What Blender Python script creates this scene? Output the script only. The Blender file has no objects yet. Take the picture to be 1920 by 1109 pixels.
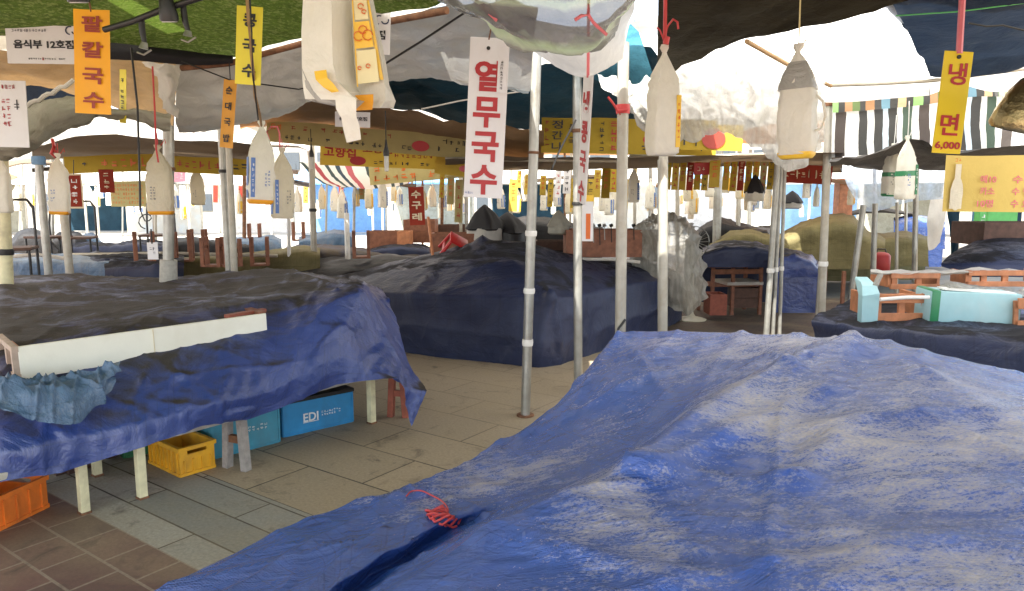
import bpy, bmesh, math, random
from mathutils import Vector, Matrix, noise
random.seed(7)
R = math.radians
SC = bpy.context.scene
COL = SC.collection
# ------------------------------------------------------------------ camera, world, sun, exposure
F_PX = 1350.0; PITCH = math.atan(180/1350); EYE = Vector((0, 0, 1.65))
cam_d = bpy.data.cameras.new('camera'); cam = bpy.data.objects.new('camera', cam_d); COL.objects.link(cam)
cam.location = EYE; cam.rotation_euler = (math.pi/2-PITCH, 0, 0)
cam_d.sensor_width = 36; cam_d.lens = F_PX/1920*36; cam_d.clip_start = .05; cam_d.clip_end = 3000
SC.camera = cam
SUN_EL = 58; SUN_AZ = 205      # azimuth, degrees clockwise from +Y
w = bpy.data.worlds.new('World'); SC.world = w; w.use_nodes = True
nt = w.node_tree; bg = nt.nodes['Background']
sky = nt.nodes.new('ShaderNodeTexSky'); sky.sky_type = 'NISHITA'; sky.sun_disc = False
sky.sun_elevation = R(SUN_EL); sky.sun_rotation = R(SUN_AZ); sky.air_density = .8; sky.dust_density = 1.6; sky.ozone_density = .3
hs = nt.nodes.new('ShaderNodeHueSaturation'); hs.inputs['Saturation'].default_value = .42; nt.links.new(sky.outputs[0], hs.inputs['Color']); nt.links.new(hs.outputs[0], bg.inputs[0]); bg.inputs[1].default_value = .13
sd = bpy.data.lights.new('sun', 'SUN'); sd.energy = 4.2; sd.angle = R(.6); sd.color = (1, .95, .86)
sun = bpy.data.objects.new('sun', sd); COL.objects.link(sun)
_s = Vector((math.sin(R(SUN_AZ))*math.cos(R(SUN_EL)), math.cos(R(SUN_AZ))*math.cos(R(SUN_EL)), math.sin(R(SUN_EL))))
sun.rotation_euler = _s.to_track_quat('Z', 'Y').to_euler(); sun.location = (0, -5, 12)
SC.view_settings.view_transform = 'Standard'; SC.view_settings.look = 'None'
SC.view_settings.exposure = 2.38; SC.view_settings.gamma = 1
SC.cycles.use_denoising = True
SC.cycles.max_bounces = 10; SC.cycles.transparent_max_bounces = 16; SC.cycles.sample_clamp_indirect = 6

# ------------------------------------------------------------------ pixel -> world
def ray(px, py):
    x = (px-960)/F_PX; y = (554.5-py)/F_PX
    return Vector((x, math.cos(PITCH)+y*math.sin(PITCH), -math.sin(PITCH)+y*math.cos(PITCH)))
def P(px, py, Y):
    d = ray(px, py); return EYE+d*(Y/d.y)
def Z(px, py, z):
    d = ray(px, py); return EYE+d*((z-EYE.z)/d.z)

# ------------------------------------------------------------------ materials
MATS = {}
class NB:
    def __init__(s, name):
        s.m = bpy.data.materials.new(name); s.m.use_nodes = True; s.t = s.m.node_tree
        s.out = s.t.nodes['Material Output']; s.b = s.t.nodes['Principled BSDF']
    def n(s, typ, **kw):
        k = s.t.nodes.new('ShaderNode'+typ)
        for a, v in kw.items():
            if a.startswith('i_'):
                key = a[2:]; key = int(key) if key.isdigit() else key.replace('_', ' ')
                k.inputs[key].default_value = v
            else: setattr(k, a, v)
        return k
    def l(s, a, b): s.t.links.new(a, b)
    def coord(s, kind='Object', scale=(1,1,1), rot=(0,0,0)):
        c = s.n('TexCoord'); m = s.n('Mapping'); m.inputs['Scale'].default_value = scale; m.inputs['Rotation'].default_value = rot
        s.l(c.outputs[kind], m.inputs[0]); return m.outputs[0]
    def noise(s, vec, scale, detail=4, rough=.55, dist=0):
        k = s.n('TexNoise'); k.inputs['Scale'].default_value = scale; k.inputs['Detail'].default_value = detail
        k.inputs['Roughness'].default_value = rough; k.inputs['Distortion'].default_value = dist
        s.l(vec, k.inputs['Vector']); return k.outputs['Fac']
    def ramp(s, fac, stops):
        k = s.n('ValToRGB'); e = k.color_ramp.elements
        while len(e) < len(stops): e.new(.5)
        for q, (p, c) in zip(e, stops):
            q.position = p; q.color = c if len(c) == 4 else (*c, 1)
        s.l(fac, k.inputs[0]); return k.outputs[0]
    def mix(s, fac, a, b, mode='MIX'):
        k = s.n('Mix', data_type='RGBA', blend_type=mode)
        for v, i in ((fac, 0), (a, 6), (b, 7)):
            if hasattr(v, 'is_linked') or hasattr(v, 'links'): s.l(v, k.inputs[i])
            elif i == 0: k.inputs[0].default_value = v
            else: k.inputs[i].default_value = (*v, 1) if len(v) == 3 else v
        return k.outputs[2]
    def math(s, op, a, b=0, c=0):
        k = s.n('Math', operation=op)
        for v, i in ((a, 0), (b, 1), (c, 2)):
            if hasattr(v, 'links'): s.l(v, k.inputs[i])
            else: k.inputs[i].default_value = v
        return k.outputs[0]
    def bump(s, h, strength=.3, dist=.01, prev=None):
        k = s.n('Bump'); k.inputs['Strength'].default_value = strength; k.inputs['Distance'].default_value = dist
        s.l(h, k.inputs['Height'])
        if prev is not None: s.l(prev, k.inputs['Normal'])
        return k.outputs[0]
def plain(name, col, rough=.6, metal=0, var=.12, scale=12, bump=.15, bd=.003, dirt=None, dirt_amt=.5, coat=0, spec=.5):
    b = NB(name); v = b.coord()
    f = b.noise(v, scale, 5)
    lo = [c*(1-var) for c in col]; hi = [min(1, c*(1+var)) for c in col]
    c = b.ramp(f, [(.3, lo), (.7, hi)])
    if dirt:
        g = b.ramp(b.noise(v, scale*.4, 6, .65, .6), [(.48, (0,0,0)), (.72, (dirt_amt,)*3)])
        c = b.mix(g, c, dirt)
    b.l(c, b.b.inputs['Base Color']); b.b.inputs['Roughness'].default_value = rough
    b.b.inputs['Metallic'].default_value = metal; b.b.inputs['Coat Weight'].default_value = coat
    b.b.inputs['Specular IOR Level'].default_value = spec
    b.l(b.bump(b.noise(v, scale*6, 4), bump, bd), b.b.inputs['Normal'])
    MATS[name] = b.m; return b.m
def tarp(name, col, dust_sheen, dust_sheen_lo=.5, dust_sheen_hi=.75, rough=.36, crumple=.5, weave=.25, dscale=1.1, stain=None, spec=.5, mottle=.25, top=None, sheen_blob=None):
    b = NB(name); uv = b.coord('UV'); ob = b.coord()
    n1 = b.noise(ob, 2.2, 5, .6, .5)
    dark = [c*(1-mottle) for c in col]; light = [min(1, c*(1+mottle)+.01) for c in col]
    c = b.ramp(n1, [(.32, dark), (.68, light)])
    # woven tape lines
    wv = b.n('TexWave', wave_type='BANDS', bands_direction='X'); wv.inputs['Scale'].default_value = 55; wv.inputs['Distortion'].default_value = .6; wv.inputs['Detail Scale'].default_value = 3
    b.l(uv, wv.inputs[0])
    wh = b.n('TexWave', wave_type='BANDS', bands_direction='Y'); wh.inputs['Scale'].default_value = 55; wh.inputs['Distortion'].default_value = .6; wh.inputs['Detail Scale'].default_value = 3
    b.l(uv, wh.inputs[0])
    weav = b.math('MULTIPLY', wv.outputs['Fac'], wh.outputs['Fac'])
    # sparse darker threads
    th = b.noise(b.coord('UV', (70, 1.1, 1)), 1.0, 2); th2 = b.noise(b.coord('UV', (1.1, 70, 1)), 1.0, 2)
    thr = b.math('ADD', b.ramp(th, [(.35, (1,)*3), (.42, (0,)*3)]), b.ramp(th2, [(.36, (1,)*3), (.41, (0,)*3)]))
    c = b.mix(b.math('MULTIPLY', thr, .28), c, [x*.35 for x in col])
    # dust in large streaked patches; on tarp_bright partly sheen painted in beige
    d1 = b.noise(ob, dscale, 5, .55, .9); d2 = b.noise(b.coord('Object', (1, 1.7, 1)), 75, 4, .75)
    d3 = b.noise(b.coord('Object', (5, 16, 3), (0, 0, .35)), 1.6, 5, .65, .4)
    dd = b.math('ADD', b.math('MULTIPLY', d1, .50), b.math('ADD', b.math('MULTIPLY', d2, .30), b.math('MULTIPLY', d3, .22)))
    if sheen_blob:       # one big dusty area with reflected sheen painted into the colour
        bc, br, ba = sheen_blob; vd = b.n('VectorMath', operation='DISTANCE'); b.l(ob, vd.inputs[0]); vd.inputs[1].default_value = bc
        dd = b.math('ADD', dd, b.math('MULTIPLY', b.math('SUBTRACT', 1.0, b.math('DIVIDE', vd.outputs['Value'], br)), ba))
    dm = b.ramp(dd, [(dust_sheen_lo, (0,)*3), (dust_sheen_hi, (1,)*3)])
    c = b.mix(b.math('MULTIPLY', dm, .8 if sheen_blob else 1.0), c, dust_sheen)
    if stain:
        sm = b.ramp(b.noise(ob, 1.7, 5, .6, 1.2), [(.5, (0,)*3), (.66, (.8,)*3)])
        c = b.mix(sm, c, stain)
    if top:      # grime settled on the level parts of the sheet
        tcol, t0, t1 = top; topped = True; gm = b.n('NewGeometry'); sx = b.n('SeparateXYZ'); b.l(gm.outputs['Normal'], sx.inputs[0])
        tz = b.math('ADD', b.math('ABSOLUTE', sx.outputs[2]), b.math('MULTIPLY', b.math('SUBTRACT', b.noise(ob, 2.0, 6, .7, .8), .5), .8))
        tcc = b.ramp(b.noise(ob, 1.5, 5, .6, 1.5), [(.35, [x*.45 for x in tcol]), (.65, tcol)])
        tmask = b.ramp(tz, [(t0, (0,)*3), (t1, (1,)*3)]); c = b.mix(tmask, c, tcc)
    b.l(c, b.b.inputs['Base Color'])
    rr = b.math('ADD', b.math('MULTIPLY', dm, .22), rough)
    if top: rr = b.math('ADD', rr, b.math('MULTIPLY', tmask, .45))
    b.l(b.math('ADD', rr, b.math('MULTIPLY', b.noise(ob, 9, 4), .14)), b.b.inputs['Roughness'])
    b.b.inputs['Specular IOR Level'].default_value = spec
    if top: b.l(b.math('MULTIPLY', b.math('SUBTRACT', 1.0, b.math('MULTIPLY', tmask, .6)), spec), b.b.inputs['Specular IOR Level'])
    vo = b.n('TexVoronoi', feature='DISTANCE_TO_EDGE'); vo.inputs['Scale'].default_value = 7
    wob = b.n('TexNoise'); wob.inputs['Scale'].default_value = 6; wob.inputs['Detail'].default_value = 3; b.l(ob, wob.inputs['Vector'])
    vv = b.n('VectorMath', operation='MULTIPLY_ADD'); b.l(wob.outputs['Color'], vv.inputs[0]); vv.inputs[1].default_value = (.35,.35,.35); b.l(ob, vv.inputs[2])
    b.l(vv.outputs[0], vo.inputs['Vector'])
    cr = b.bump(b.noise(b.coord('Object', (1, 2.6, 1.6), (0, 0, .3)), 3.2, 6, .6, 1.6), crumple, .04)
    cr = b.bump(vo.outputs['Distance'], crumple*.25, .03, cr)
    cr = b.bump(b.noise(ob, 42, 4, .65, 1.2), crumple*.9, .006, cr)
    cr = b.bump(weav, weave, .0015, cr)
    b.l(cr, b.b.inputs['Normal'])
    MATS[name] = b.m; return b.m
def cloth(name, col, trans=.5, tcol=None, rough=.8, var=.15, scale=2, stripes=None, bump=.3, spec=.2, alpha=1.0, dirt=None, mott=None, streak=0, tks=(1, 3.2, 1, 2.4, 11)):
    """thin sheet that lets light through"""
    b = NB(name); ob = b.coord(); uv = b.coord('UV')
    f = b.noise(ob, scale, 5, .6, .4)
    c = b.ramp(f, [(.3, [x*(1-var) for x in col]), (.7, [min(1, x*(1+var)) for x in col])])
    if stripes:
        axis, per, cols, soft = stripes
        sp = b.n('SeparateXYZ'); b.l(uv, sp.inputs[0])
        u = b.math('FRACT', b.math('DIVIDE', b.math('ADD', sp.outputs[axis], 10), per))
        k = b.n('ValToRGB'); k.color_ramp.interpolation = 'CONSTANT' if not soft else 'LINEAR'; e = k.color_ramp.elements
        while len(e) < len(cols): e.new(.5)
        for q, (p, cc) in zip(e, cols): q.position = p; q.color = (*cc, 1)
        b.l(u, k.inputs[0]); c = b.mix(.12, k.outputs[0], c)
    if mott:
        mcol, lo, hi, ms = mott
        c = b.mix(b.ramp(b.noise(ob, ms, 3, .7), [(lo, (0,)*3), (hi, (1,)*3)]), c, mcol)
    if dirt: c = b.mix(b.ramp(b.noise(ob, 3.5, 6, .65, 1), [(.5, (0,)*3), (.72, (.7,)*3)]), c, dirt)
    b.l(c, b.b.inputs['Base Color']); b.b.inputs['Roughness'].default_value = rough; b.b.inputs['Specular IOR Level'].default_value = spec
    h = b.bump(b.noise(ob, 6, 6, .6, 1.2), bump, .04); h = b.bump(b.noise(ob, 40, 3), bump*.6, .004, h)
    b.l(h, b.b.inputs['Normal'])
    tr = b.n('BsdfTranslucent'); 
    if tcol: tr.inputs[0].default_value = (*tcol, 1); 
    if tcol and stripes: b.l(c, tr.inputs[0])
    if not tcol: b.l(c, tr.inputs[0])
    if tcol and not stripes:      # uneven thickness and folds show when lit from behind
        tk = b.math('ADD', b.math('MULTIPLY', b.noise(b.coord('Object', tks[:3], (0, 0, .5)), tks[3], 6, .7, 1.2), .6), b.math('MULTIPLY', b.noise(ob, tks[4], 5, .7, .8), .4))
        b.l(b.mix(b.ramp(tk, [(.36, (.30,)*3), (.62, (1.0,)*3)]), [x*.45 for x in tcol], tcol), tr.inputs[0])
    b.l(h, tr.inputs['Normal'])
    mx = b.n('MixShader'); mx.inputs[0].default_value = trans; b.l(b.b.outputs[0], mx.inputs[1]); b.l(tr.outputs[0], mx.inputs[2])
    last = mx.outputs[0]
    if alpha < 1:
        tp = b.n('BsdfTransparent'); m2 = b.n('MixShader')
        if streak:
            fac = b.ramp(b.noise(b.coord('UV', (streak, 1.2, 1), (0, 0, .5)), 3, 5, .6, .6), [(.35, (alpha*.8,)*3), (.7, (min(1, alpha*1.5),)*3)])
            b.l(fac, m2.inputs[0])
        else: m2.inputs[0].default_value = alpha
        b.l(tp.outputs[0], m2.inputs[1]); b.l(last, m2.inputs[2]); last = m2.outputs[0]
    b.l(last, b.out.inputs[0])
    MATS[name] = b.m; return b.m

# ------------------------------------------------------------------ mesh helpers
class MB:
    def __init__(s): s.bm = bmesh.new(); s.uv = s.bm.loops.layers.uv.new('UVMap')
    def box(s, c, size, rot=None, bevel=0):
        g = bmesh.ops.create_cube(s.bm, size=1); vs = g['verts']
        m = Matrix.Translation(Vector(c)) @ (rot.to_4x4() if rot is not None else Matrix.Identity(4)) @ Matrix.Diagonal((*size, 1))
        bmesh.ops.transform(s.bm, matrix=m, verts=vs)
        if bevel:
            es = list({e for v in vs for e in v.link_edges})
            bmesh.ops.bevel(s.bm, geom=es, offset=bevel, segments=2, affect='EDGES', profile=.6)
        return s
    def tube(s, pts, r, n=10, cap=True):
        pts = [Vector(p) for p in pts]; rs = r if isinstance(r, (list, tuple)) else [r]*len(pts); rings = []
        up = Vector((0,0,1))
        for i, p in enumerate(pts):
            d = (pts[min(i+1, len(pts)-1)]-pts[max(i-1, 0)]).normalized()
            a = d.cross(up if abs(d.z) < .95 else Vector((1,0,0))).normalized(); b2 = d.cross(a)
            rings.append([s.bm.verts.new(p+a*rs[i]*math.cos(2*math.pi*k/n)+b2*rs[i]*math.sin(2*math.pi*k/n)) for k in range(n)])
        for A, B in zip(rings, rings[1:]):
            for k in range(n): s.bm.faces.new((A[k], A[(k+1)%n], B[(k+1)%n], B[k]))
        if cap and n > 2: s.bm.faces.new(rings[0]); s.bm.faces.new(rings[-1][::-1])
        return s
    def rings(s, rings, cap0=True, cap1=True):
        rr = [[s.bm.verts.new(Vector(p)) for p in r] for r in rings]; n = len(rr[0])
        for A, B in zip(rr, rr[1:]):
            for k in range(n): s.bm.faces.new((A[k], A[(k+1)%n], B[(k+1)%n], B[k]))
        if cap0: s.bm.faces.new(rr[0])
        if cap1: s.bm.faces.new(rr[-1][::-1])
        return s
    def lathe(s, prof, n=20, c=(0,0,0), sx=1, sy=1):
        c = Vector(c)
        return s.rings([[c+Vector((r*sx*math.cos(2*math.pi*k/n), r*sy*math.sin(2*math.pi*k/n), z)) for k in range(n)] for r, z in prof])
    def poly(s, pts, th, axis=Vector((0,1,0))):
        a = [s.bm.verts.new(Vector(p)) for p in pts]; b2 = [s.bm.verts.new(Vector(p)+axis*th) for p in pts]
        s.bm.faces.new(a); s.bm.faces.new(b2[::-1]); n = len(a)
        for k in range(n): s.bm.faces.new((a[k], b2[k], b2[(k+1)%n], a[(k+1)%n]))
        return s
    def grid(s, rows, uvs=None):
        V = [[s.bm.verts.new(p) for p in r] for r in rows]
        for i in range(len(V)-1):
            for j in range(len(V[0])-1):
                f = s.bm.faces.new((V[i][j], V[i][j+1], V[i+1][j+1], V[i+1][j]))
                if uvs:
                    for lp, (a, b2) in zip(f.loops, ((i,j),(i,j+1),(i+1,j+1),(i+1,j))): lp[s.uv].uv = uvs[a][b2]
        return s
    def build(s, name, mat, parent=None, smooth=False, world=True):
        me = bpy.data.meshes.new(name); bmesh.ops.recalc_face_normals(s.bm, faces=s.bm.faces[:])
        s.bm.to_mesh(me); s.bm.free()
        me.materials.append(MATS[mat] if isinstance(mat, str) else mat)
        if smooth:
            for p in me.polygons: p.use_smooth = True
            try: me.set_sharp_from_angle(angle=R(50))
            except Exception: pass
        o = bpy.data.objects.new(name, me); COL.objects.link(o)
        if parent is not None: o.parent = parent
        return o
def tag(o, label=None, cat=None, group=None, kind=None):
    if label: o['label'] = label
    if cat: o['category'] = cat
    if group: o['group'] = group
    if kind: o['kind'] = kind
    return o
def empty(name, loc, label, cat, group=None, rz=0):
    o = bpy.data.objects.new(name, None); COL.objects.link(o); o.location = loc; o.rotation_euler = (0,0,rz); o.empty_display_size = .1
    return tag(o, label, cat, group)
def copy_tree(o, parent=None):
    c = o.copy(); COL.objects.link(c)
    if parent is not None: c.parent = parent
    for ch in [k for k in o.children]: copy_tree(ch, c)
    return c
def recenter(o):
    """put a world-built top-level mesh's origin at its own lowest centre"""
    me = o.data; n = len(me.vertices)
    cx = sum(v.co.x for v in me.vertices)/n; cy = sum(v.co.y for v in me.vertices)/n; cz = min(v.co.z for v in me.vertices)
    t = Vector((cx, cy, cz)); me.transform(Matrix.Translation(-t)); o.location = t; return o
def cr(p0, p1, p2, p3, t):
    return .5*((2*p1)+(p2-p0)*t+(2*p0-5*p1+4*p2-p3)*t*t+(3*p1-p0-3*p2+p3)*t*t*t)
def crline(pts, n, lin=0):
    out = []; m = len(pts)
    for i in range(m-1):
        a = pts[i-1] if i else pts[0]*2-pts[1]; d = pts[i+2] if i+2 < m else pts[-1]*2-pts[-2]
        for k in range(n):
            v = cr(a, pts[i], pts[i+1], d, k/n); out.append(v.lerp(pts[i].lerp(pts[i+1], k/n), lin) if lin else v)
    out.append(pts[-1].copy()); return out
def fold(p, seed):
    q = p+Vector((seed*7.3, seed*3.1, 0))
    return noise.fractal(q, .9, 2.1, 4)
def sheet(name, rows, mat, nu=6, nv=6, amp=.01, freq=3, ridge=0, rfreq=3, seed=1, parent=None, stretch=(1,1,1), smooth=True, uvrot=False, thick=0, fine=0, ffreq=(9,3), lin=0, crease=0, cfreq=.9, fw=None, segs=()):
    rows = [[Vector(p) for p in r] for r in rows]
    A = [crline(r, nu, lin) for r in rows]; cols = list(zip(*A)); B = [crline(list(c), nv, lin) for c in cols]; G = [list(r) for r in zip(*B)]
    H, W = len(G), len(G[0])
    us = [0]; vs = [0]
    for j in range(1, W): us.append(us[-1]+sum((G[i][j]-G[i][j-1]).length for i in (0, H//2, H-1))/3)
    for i in range(1, H): vs.append(vs[-1]+sum((G[i][j]-G[i-1][j]).length for j in (0, W//2, W-1))/3)
    out = []
    for i in range(H):
        r = []
        for j in range(W):
            a = G[i][min(j+1, W-1)]-G[i][max(j-1, 0)]; b2 = G[min(i+1, H-1)][j]-G[max(i-1, 0)][j]
            nn = a.cross(b2); nn = nn.normalized() if nn.length > 1e-9 else Vector((0,0,1))
            if nn.dot(Vector((0,-.5,1))) < 0: nn = -nn
            p = G[i][j]; q = Vector((p.x*stretch[0], p.y*stretch[1], p.z*stretch[2]))
            d = amp*fold(q*freq, seed)
            if ridge:
                k = 1-abs(noise.noise(q*rfreq+Vector((seed*5.7, 1, 2)))*2.2); k2 = 1-abs(noise.noise(q*rfreq*2.3+Vector((9, seed*2.7, 2)))*2.2)
                d += ridge*(max(0, k)**3+.5*max(0, k2)**3-.35)
            if crease:      # long sharp pulls in taut sheet
                for e in range(3):
                    qq = Matrix.Rotation(e*1.1+seed, 3, 'Z') @ q; qq = Vector((qq.x*cfreq*(2.2+e*.6), qq.y*cfreq*.55, qq.z*.8+e*7+seed))
                    nz_ = abs(noise.noise(qq))*4.5
                    d += crease*(max(0, 1-nz_)**2.6-.06)
            for (s0, s1, sw, sh_) in segs:      # pulled folds running between two points
                ab = s1-s0; t_ = max(0, min(1, (p-s0).dot(ab)/ab.length_squared)); ds = (p-s0-ab*t_).length
                ds += .012*noise.noise(q*6); d += sh_*max(0, 1-ds/sw)**1.6
            if fine:
                fwt = fw(i/(H-1), j/(W-1)) if fw else 1
                g = Vector((us[j]*ffreq[0], vs[i]*ffreq[1], seed*3.3)); g += Vector((noise.noise(q*1.3), noise.noise(q*1.3+Vector((5,5,5))), 0))*2.2
                d += fine*fwt*((1-abs(noise.noise(g)*2.4))**2*(.35+.65*max(0, noise.noise(q*1.1+Vector((3,3,3)))+.5))-.4)+fine*.18*noise.fractal(q*9, .9, 2, 2)
            r.append(p+nn*d)
        out.append(r)
    mb = MB(); mb.grid(out, [[(us[j], vs[i]) if not uvrot else (vs[i], us[j]) for j in range(W)] for i in range(H)])
    o = mb.build(name, mat, parent, smooth=False)
    for p in o.data.polygons: p.use_smooth = smooth
    if parent is None: recenter(o)
    return o
_fc = {}
def text_mesh(s, size, bold=0):
    """letters as flat mesh: returns list of polygons (verts, faces) centred at origin, x right, y up"""
    key = (s, size, bold)
    if key in _fc: return _fc[key]
    cu = bpy.data.curves.new('lettering_curve', 'FONT'); cu.body = s; cu.size = size; cu.align_x = 'CENTER'; cu.align_y = 'CENTER'
    cu.offset = bold; cu.extrude = .0012; cu.resolution_u = 3
    o = bpy.data.objects.new('tmp', cu); COL.objects.link(o)
    dg = bpy.context.evaluated_depsgraph_get(); dg.update()
    me = bpy.data.meshes.new_from_object(o.evaluated_get(dg))
    vs = [v.co.copy() for v in me.vertices]; fs = [tuple(p.vertices) for p in me.polygons]
    if vs:
        x0 = min(v.x for v in vs); x1 = max(v.x for v in vs); y0 = min(v.y for v in vs); y1 = max(v.y for v in vs)
        c = Vector(((x0+x1)/2, (y0+y1)/2, 0)); vs = [v-c for v in vs]
        ext = (x1-x0, y1-y0)
    else: ext = (0, 0)
    bpy.data.objects.remove(o); bpy.data.curves.remove(cu); bpy.data.meshes.remove(me)
    _fc[key] = (vs, fs, ext); return _fc[key]
def put_text(mb, s, x, z, w, h, y=-.004, bold=.03, rot=0):
    """fit text s into a w x h box centred at local (x, z) on the front face (towards -y)"""
    vs, fs, (ex, ey) = text_mesh(s, 1.0, bold)
    if not vs: return
    sx = w/ex; sz = h/ey; V = []
    for v in vs:
        a = Vector((v.x*sx, 0, v.y*sz))
        if rot: a = Matrix.Rotation(rot, 3, 'Y') @ a
        V.append(mb.bm.verts.new(Vector((x+a.x, y-v.z*.6, z+a.z))))
    for f in fs:
        try: mb.bm.faces.new([V[i] for i in f])
        except ValueError: pass
def marks(mb, x0, x1, z0, z1, nx, nz, y=-.004, fill=.75, rnd=None):
    """illegible small writing: clusters of strokes in syllable-like cells"""
    rnd = rnd or random
    cw = (x1-x0)/nx; ch = (z1-z0)/nz
    for i in range(nx):
        for j in range(nz):
            if rnd.random() > fill: continue
            cx = x0+cw*(i+.5); cz = z0+ch*(j+.5); w_ = cw*.7; h_ = ch*.7; t = min(w_, h_)*.16
            for k in range(rnd.randint(3, 4)):
                if rnd.random() < .55: mb.box((cx+rnd.uniform(-.1,.1)*w_, y, cz+rnd.uniform(-.45,.45)*h_), (w_*rnd.uniform(.5,1), .002, t))
                else: mb.box((cx+rnd.uniform(-.4,.4)*w_, y-.0008, cz+rnd.uniform(-.1,.1)*h_), (t, .002, h_*rnd.uniform(.5,1)))

# ------------------------------------------------------------------ material library
tarp('tarp_bright', (.030, .10, .40), (.64, .58, .50), .55, .66, rough=.17, crumple=.8, sheen_blob=((.25, .12, .5), 1.5, .10), weave=.5, dscale=.85, mottle=.10, spec=1.0)  # beige stands for dusty film and the sheen of the bright canopy
tarp('tarp_deep', (.018, .045, .20), (.13, .11, .09), .62, .8, rough=.24, crumple=.45, weave=.2, dscale=1.0, mottle=.12, spec=.8, top=((.055, .048, .042), .80, 1.05))
tarp('tarp_dark', (.012, .020, .060), (.10, .085, .07), .60, .85, rough=.42, crumple=.35, weave=.2, dscale=.8, mottle=.15, spec=.4, top=((.036, .036, .042), .90, 1.2))
tarp('tarp_brown', (.020, .024, .060), (.085, .068, .045), .42, .62, rough=.5, crumple=.35, weave=.2, dscale=.9, stain=(.075, .05, .02))
tarp('tarp_steel', (.085, .16, .27), (.30, .32, .34), .5, .75, rough=.34, crumple=.7, weave=.2, dscale=2)
tarp('tarp_olive', (.13, .11, .045), (.20, .17, .09), .5, .72, rough=.7, crumple=.5, weave=.15, dscale=1, spec=.25)
tarp('tarp_black', (.012, .012, .014), (.06, .05, .04), .55, .8, rough=.6, crumple=.4, weave=.1, dscale=1, spec=.3)
cloth('net_green', (.065, .10, .018), .22, (.12, .19, .03), var=.7, scale=16, bump=1.0, mott=((.26, .29, .12), .50, .62, 34))
cloth('canvas_warm', (.50, .43, .33), .42, (.62, .38, .16), var=.12)
cloth('canvas_silver', (.48, .47, .43), .12, (.5, .49, .46), var=.10, bump=.5, rough=.45, spec=.5, mott=((.45, .52, .56), .5, .7, 1.4))
cloth('canvas_grey', (.36, .35, .28), .12, (.5, .48, .38), var=.15, bump=.6, dirt=(.16, .15, .10))
cloth('canvas_teal', (.016, .045, .07), .16, (.015, .05, .08), var=.3, bump=.5)
cloth('canvas_sky', (.05, .16, .24), .5, (.10, .32, .45), var=.4, scale=14, bump=.5, mott=((.03, .09, .14), .54, .60, 26))
cloth('canvas_tan', (.36, .25, .15), .28, (.52, .24, .09), var=.15)
cloth('canvas_brown', (.16, .125, .09), .10, (.25, .17, .10), var=.15)
cloth('canvas_white', (.72, .70, .65), .40, (.80, .76, .68), var=.04)
cloth('canvas_sunlit', (.85, .85, .84), .8, (1, .98, .95), var=.03)
cloth('canvas_olive', (.030, .025, .012), .03, (.06, .045, .02), var=.2, bump=.5)
cloth('canvas_navy', (.018, .032, .06), .10, (.02, .04, .08), var=.25, bump=.5, mott=((.07, .09, .11), .55, .75, 1.1))
cloth('canvas_charcoal', (.07, .065, .06), .08, (.16, .14, .12), var=.3, bump=.7)
cloth('canvas_lightblue', (.35, .55, .78), .6, (.4, .65, .92), var=.15)
cloth('canvas_black', (.02, .02, .022), .02, (.02, .02, .02), var=.2)
BK = (.03, .03, .025)
cloth('awning_stripe', (.5, .5, .5), .6, (1, 1, 1), stripes=(0, .85, [(0, (.95,.95,.92)), (.08, BK), (.18, (.95,.95,.92)), (.26, BK), (.36, (.7,.85,.97)), (.43, BK), (.54, (.93,.93,.88)), (.61, (.05,.10,.06)), (.72, (.95,.95,.92)), (.80, (.06,.04,.03)), (.92, (.95,.95,.92))], 0), var=.2)
cloth('awning_top', (.3, .3, .3), .02, (1, 1, 1), stripes=(0, .85, [(0, (.10,.16,.04)), (.10, BK), (.17, (.35,.18,.07)), (.27, BK), (.35, (.12,.25,.32)), (.45, BK), (.54, (.55,.40,.22)), (.64, BK), (.72, (.25,.5,.15)), (.83, BK), (.91, (.40,.22,.10))], 0), var=.3)
cloth('awning_diag', (.5, .5, .5), .5, (1, 1, 1), stripes=(0, .9, [(0, (.95,.95,.9)), (.10, (.02,.05,.05)), (.17, (.95,.95,.9)), (.27, (.45,.05,.07)), (.35, (.95,.95,.9)), (.46, (.03,.07,.07)), (.52, (.95,.95,.9)), (.62, (.02,.06,.10)), (.69, (.95,.95,.9)), (.78, (.6,.12,.15)), (.88, (.95,.95,.9))], 0), var=.1)
cloth('plastic_stripe', (.40, .40, .38), .12, (.8, .85, .75), stripes=(1, .30, [(0, (.14,.14,.135)), (.40, (.16,.16,.15)), (.50, (.55,.72,.42)), (.60, (.66,.80,.52)), (.70, (.30,.32,.26)), (1, (.14,.14,.135))], 1), var=.12, rough=.22, spec=.7, bump=.5, alpha=.86)
cloth('plastic_clear', (.50, .49, .45), .30, (.62, .61, .57), rough=.18, spec=.9, bump=1.0, alpha=.93, streak=9, tks=(9, 1.2, 2, 2.2, 16))
cloth('plastic_milky', (.42, .41, .36), .3, (.6, .6, .52), rough=.25, spec=.8, bump=1.0, alpha=.78, streak=6)
cloth('plastic_blue', (.45, .58, .75), .5, (.6, .75, .95), rough=.25, spec=.6, bump=.6, alpha=.6, streak=3)
plain('galv', (.38, .38, .35), .42, .75, var=.18, scale=9, dirt=(.20, .16, .10), dirt_amt=.55)
plain('pole_paint', (.42, .40, .34), .45, .3, var=.12, scale=10, dirt=(.25, .18, .10), dirt_amt=.5)
plain('rust', (.19, .09, .045), .8, .2, var=.4, scale=22)
plain('tape_white', (.75, .74, .70), .5)
plain('leg_cream', (.70, .66, .42), .55, dirt=(.25, .2, .12), dirt_amt=.4, scale=16)
plain('leg_grey', (.30, .28, .26), .8, var=.2, scale=25)
plain('leg_red', (.26, .07, .04), .6, var=.25, scale=20)
plain('wood_brown', (.22, .085, .045), .65, var=.3, scale=14)
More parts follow.
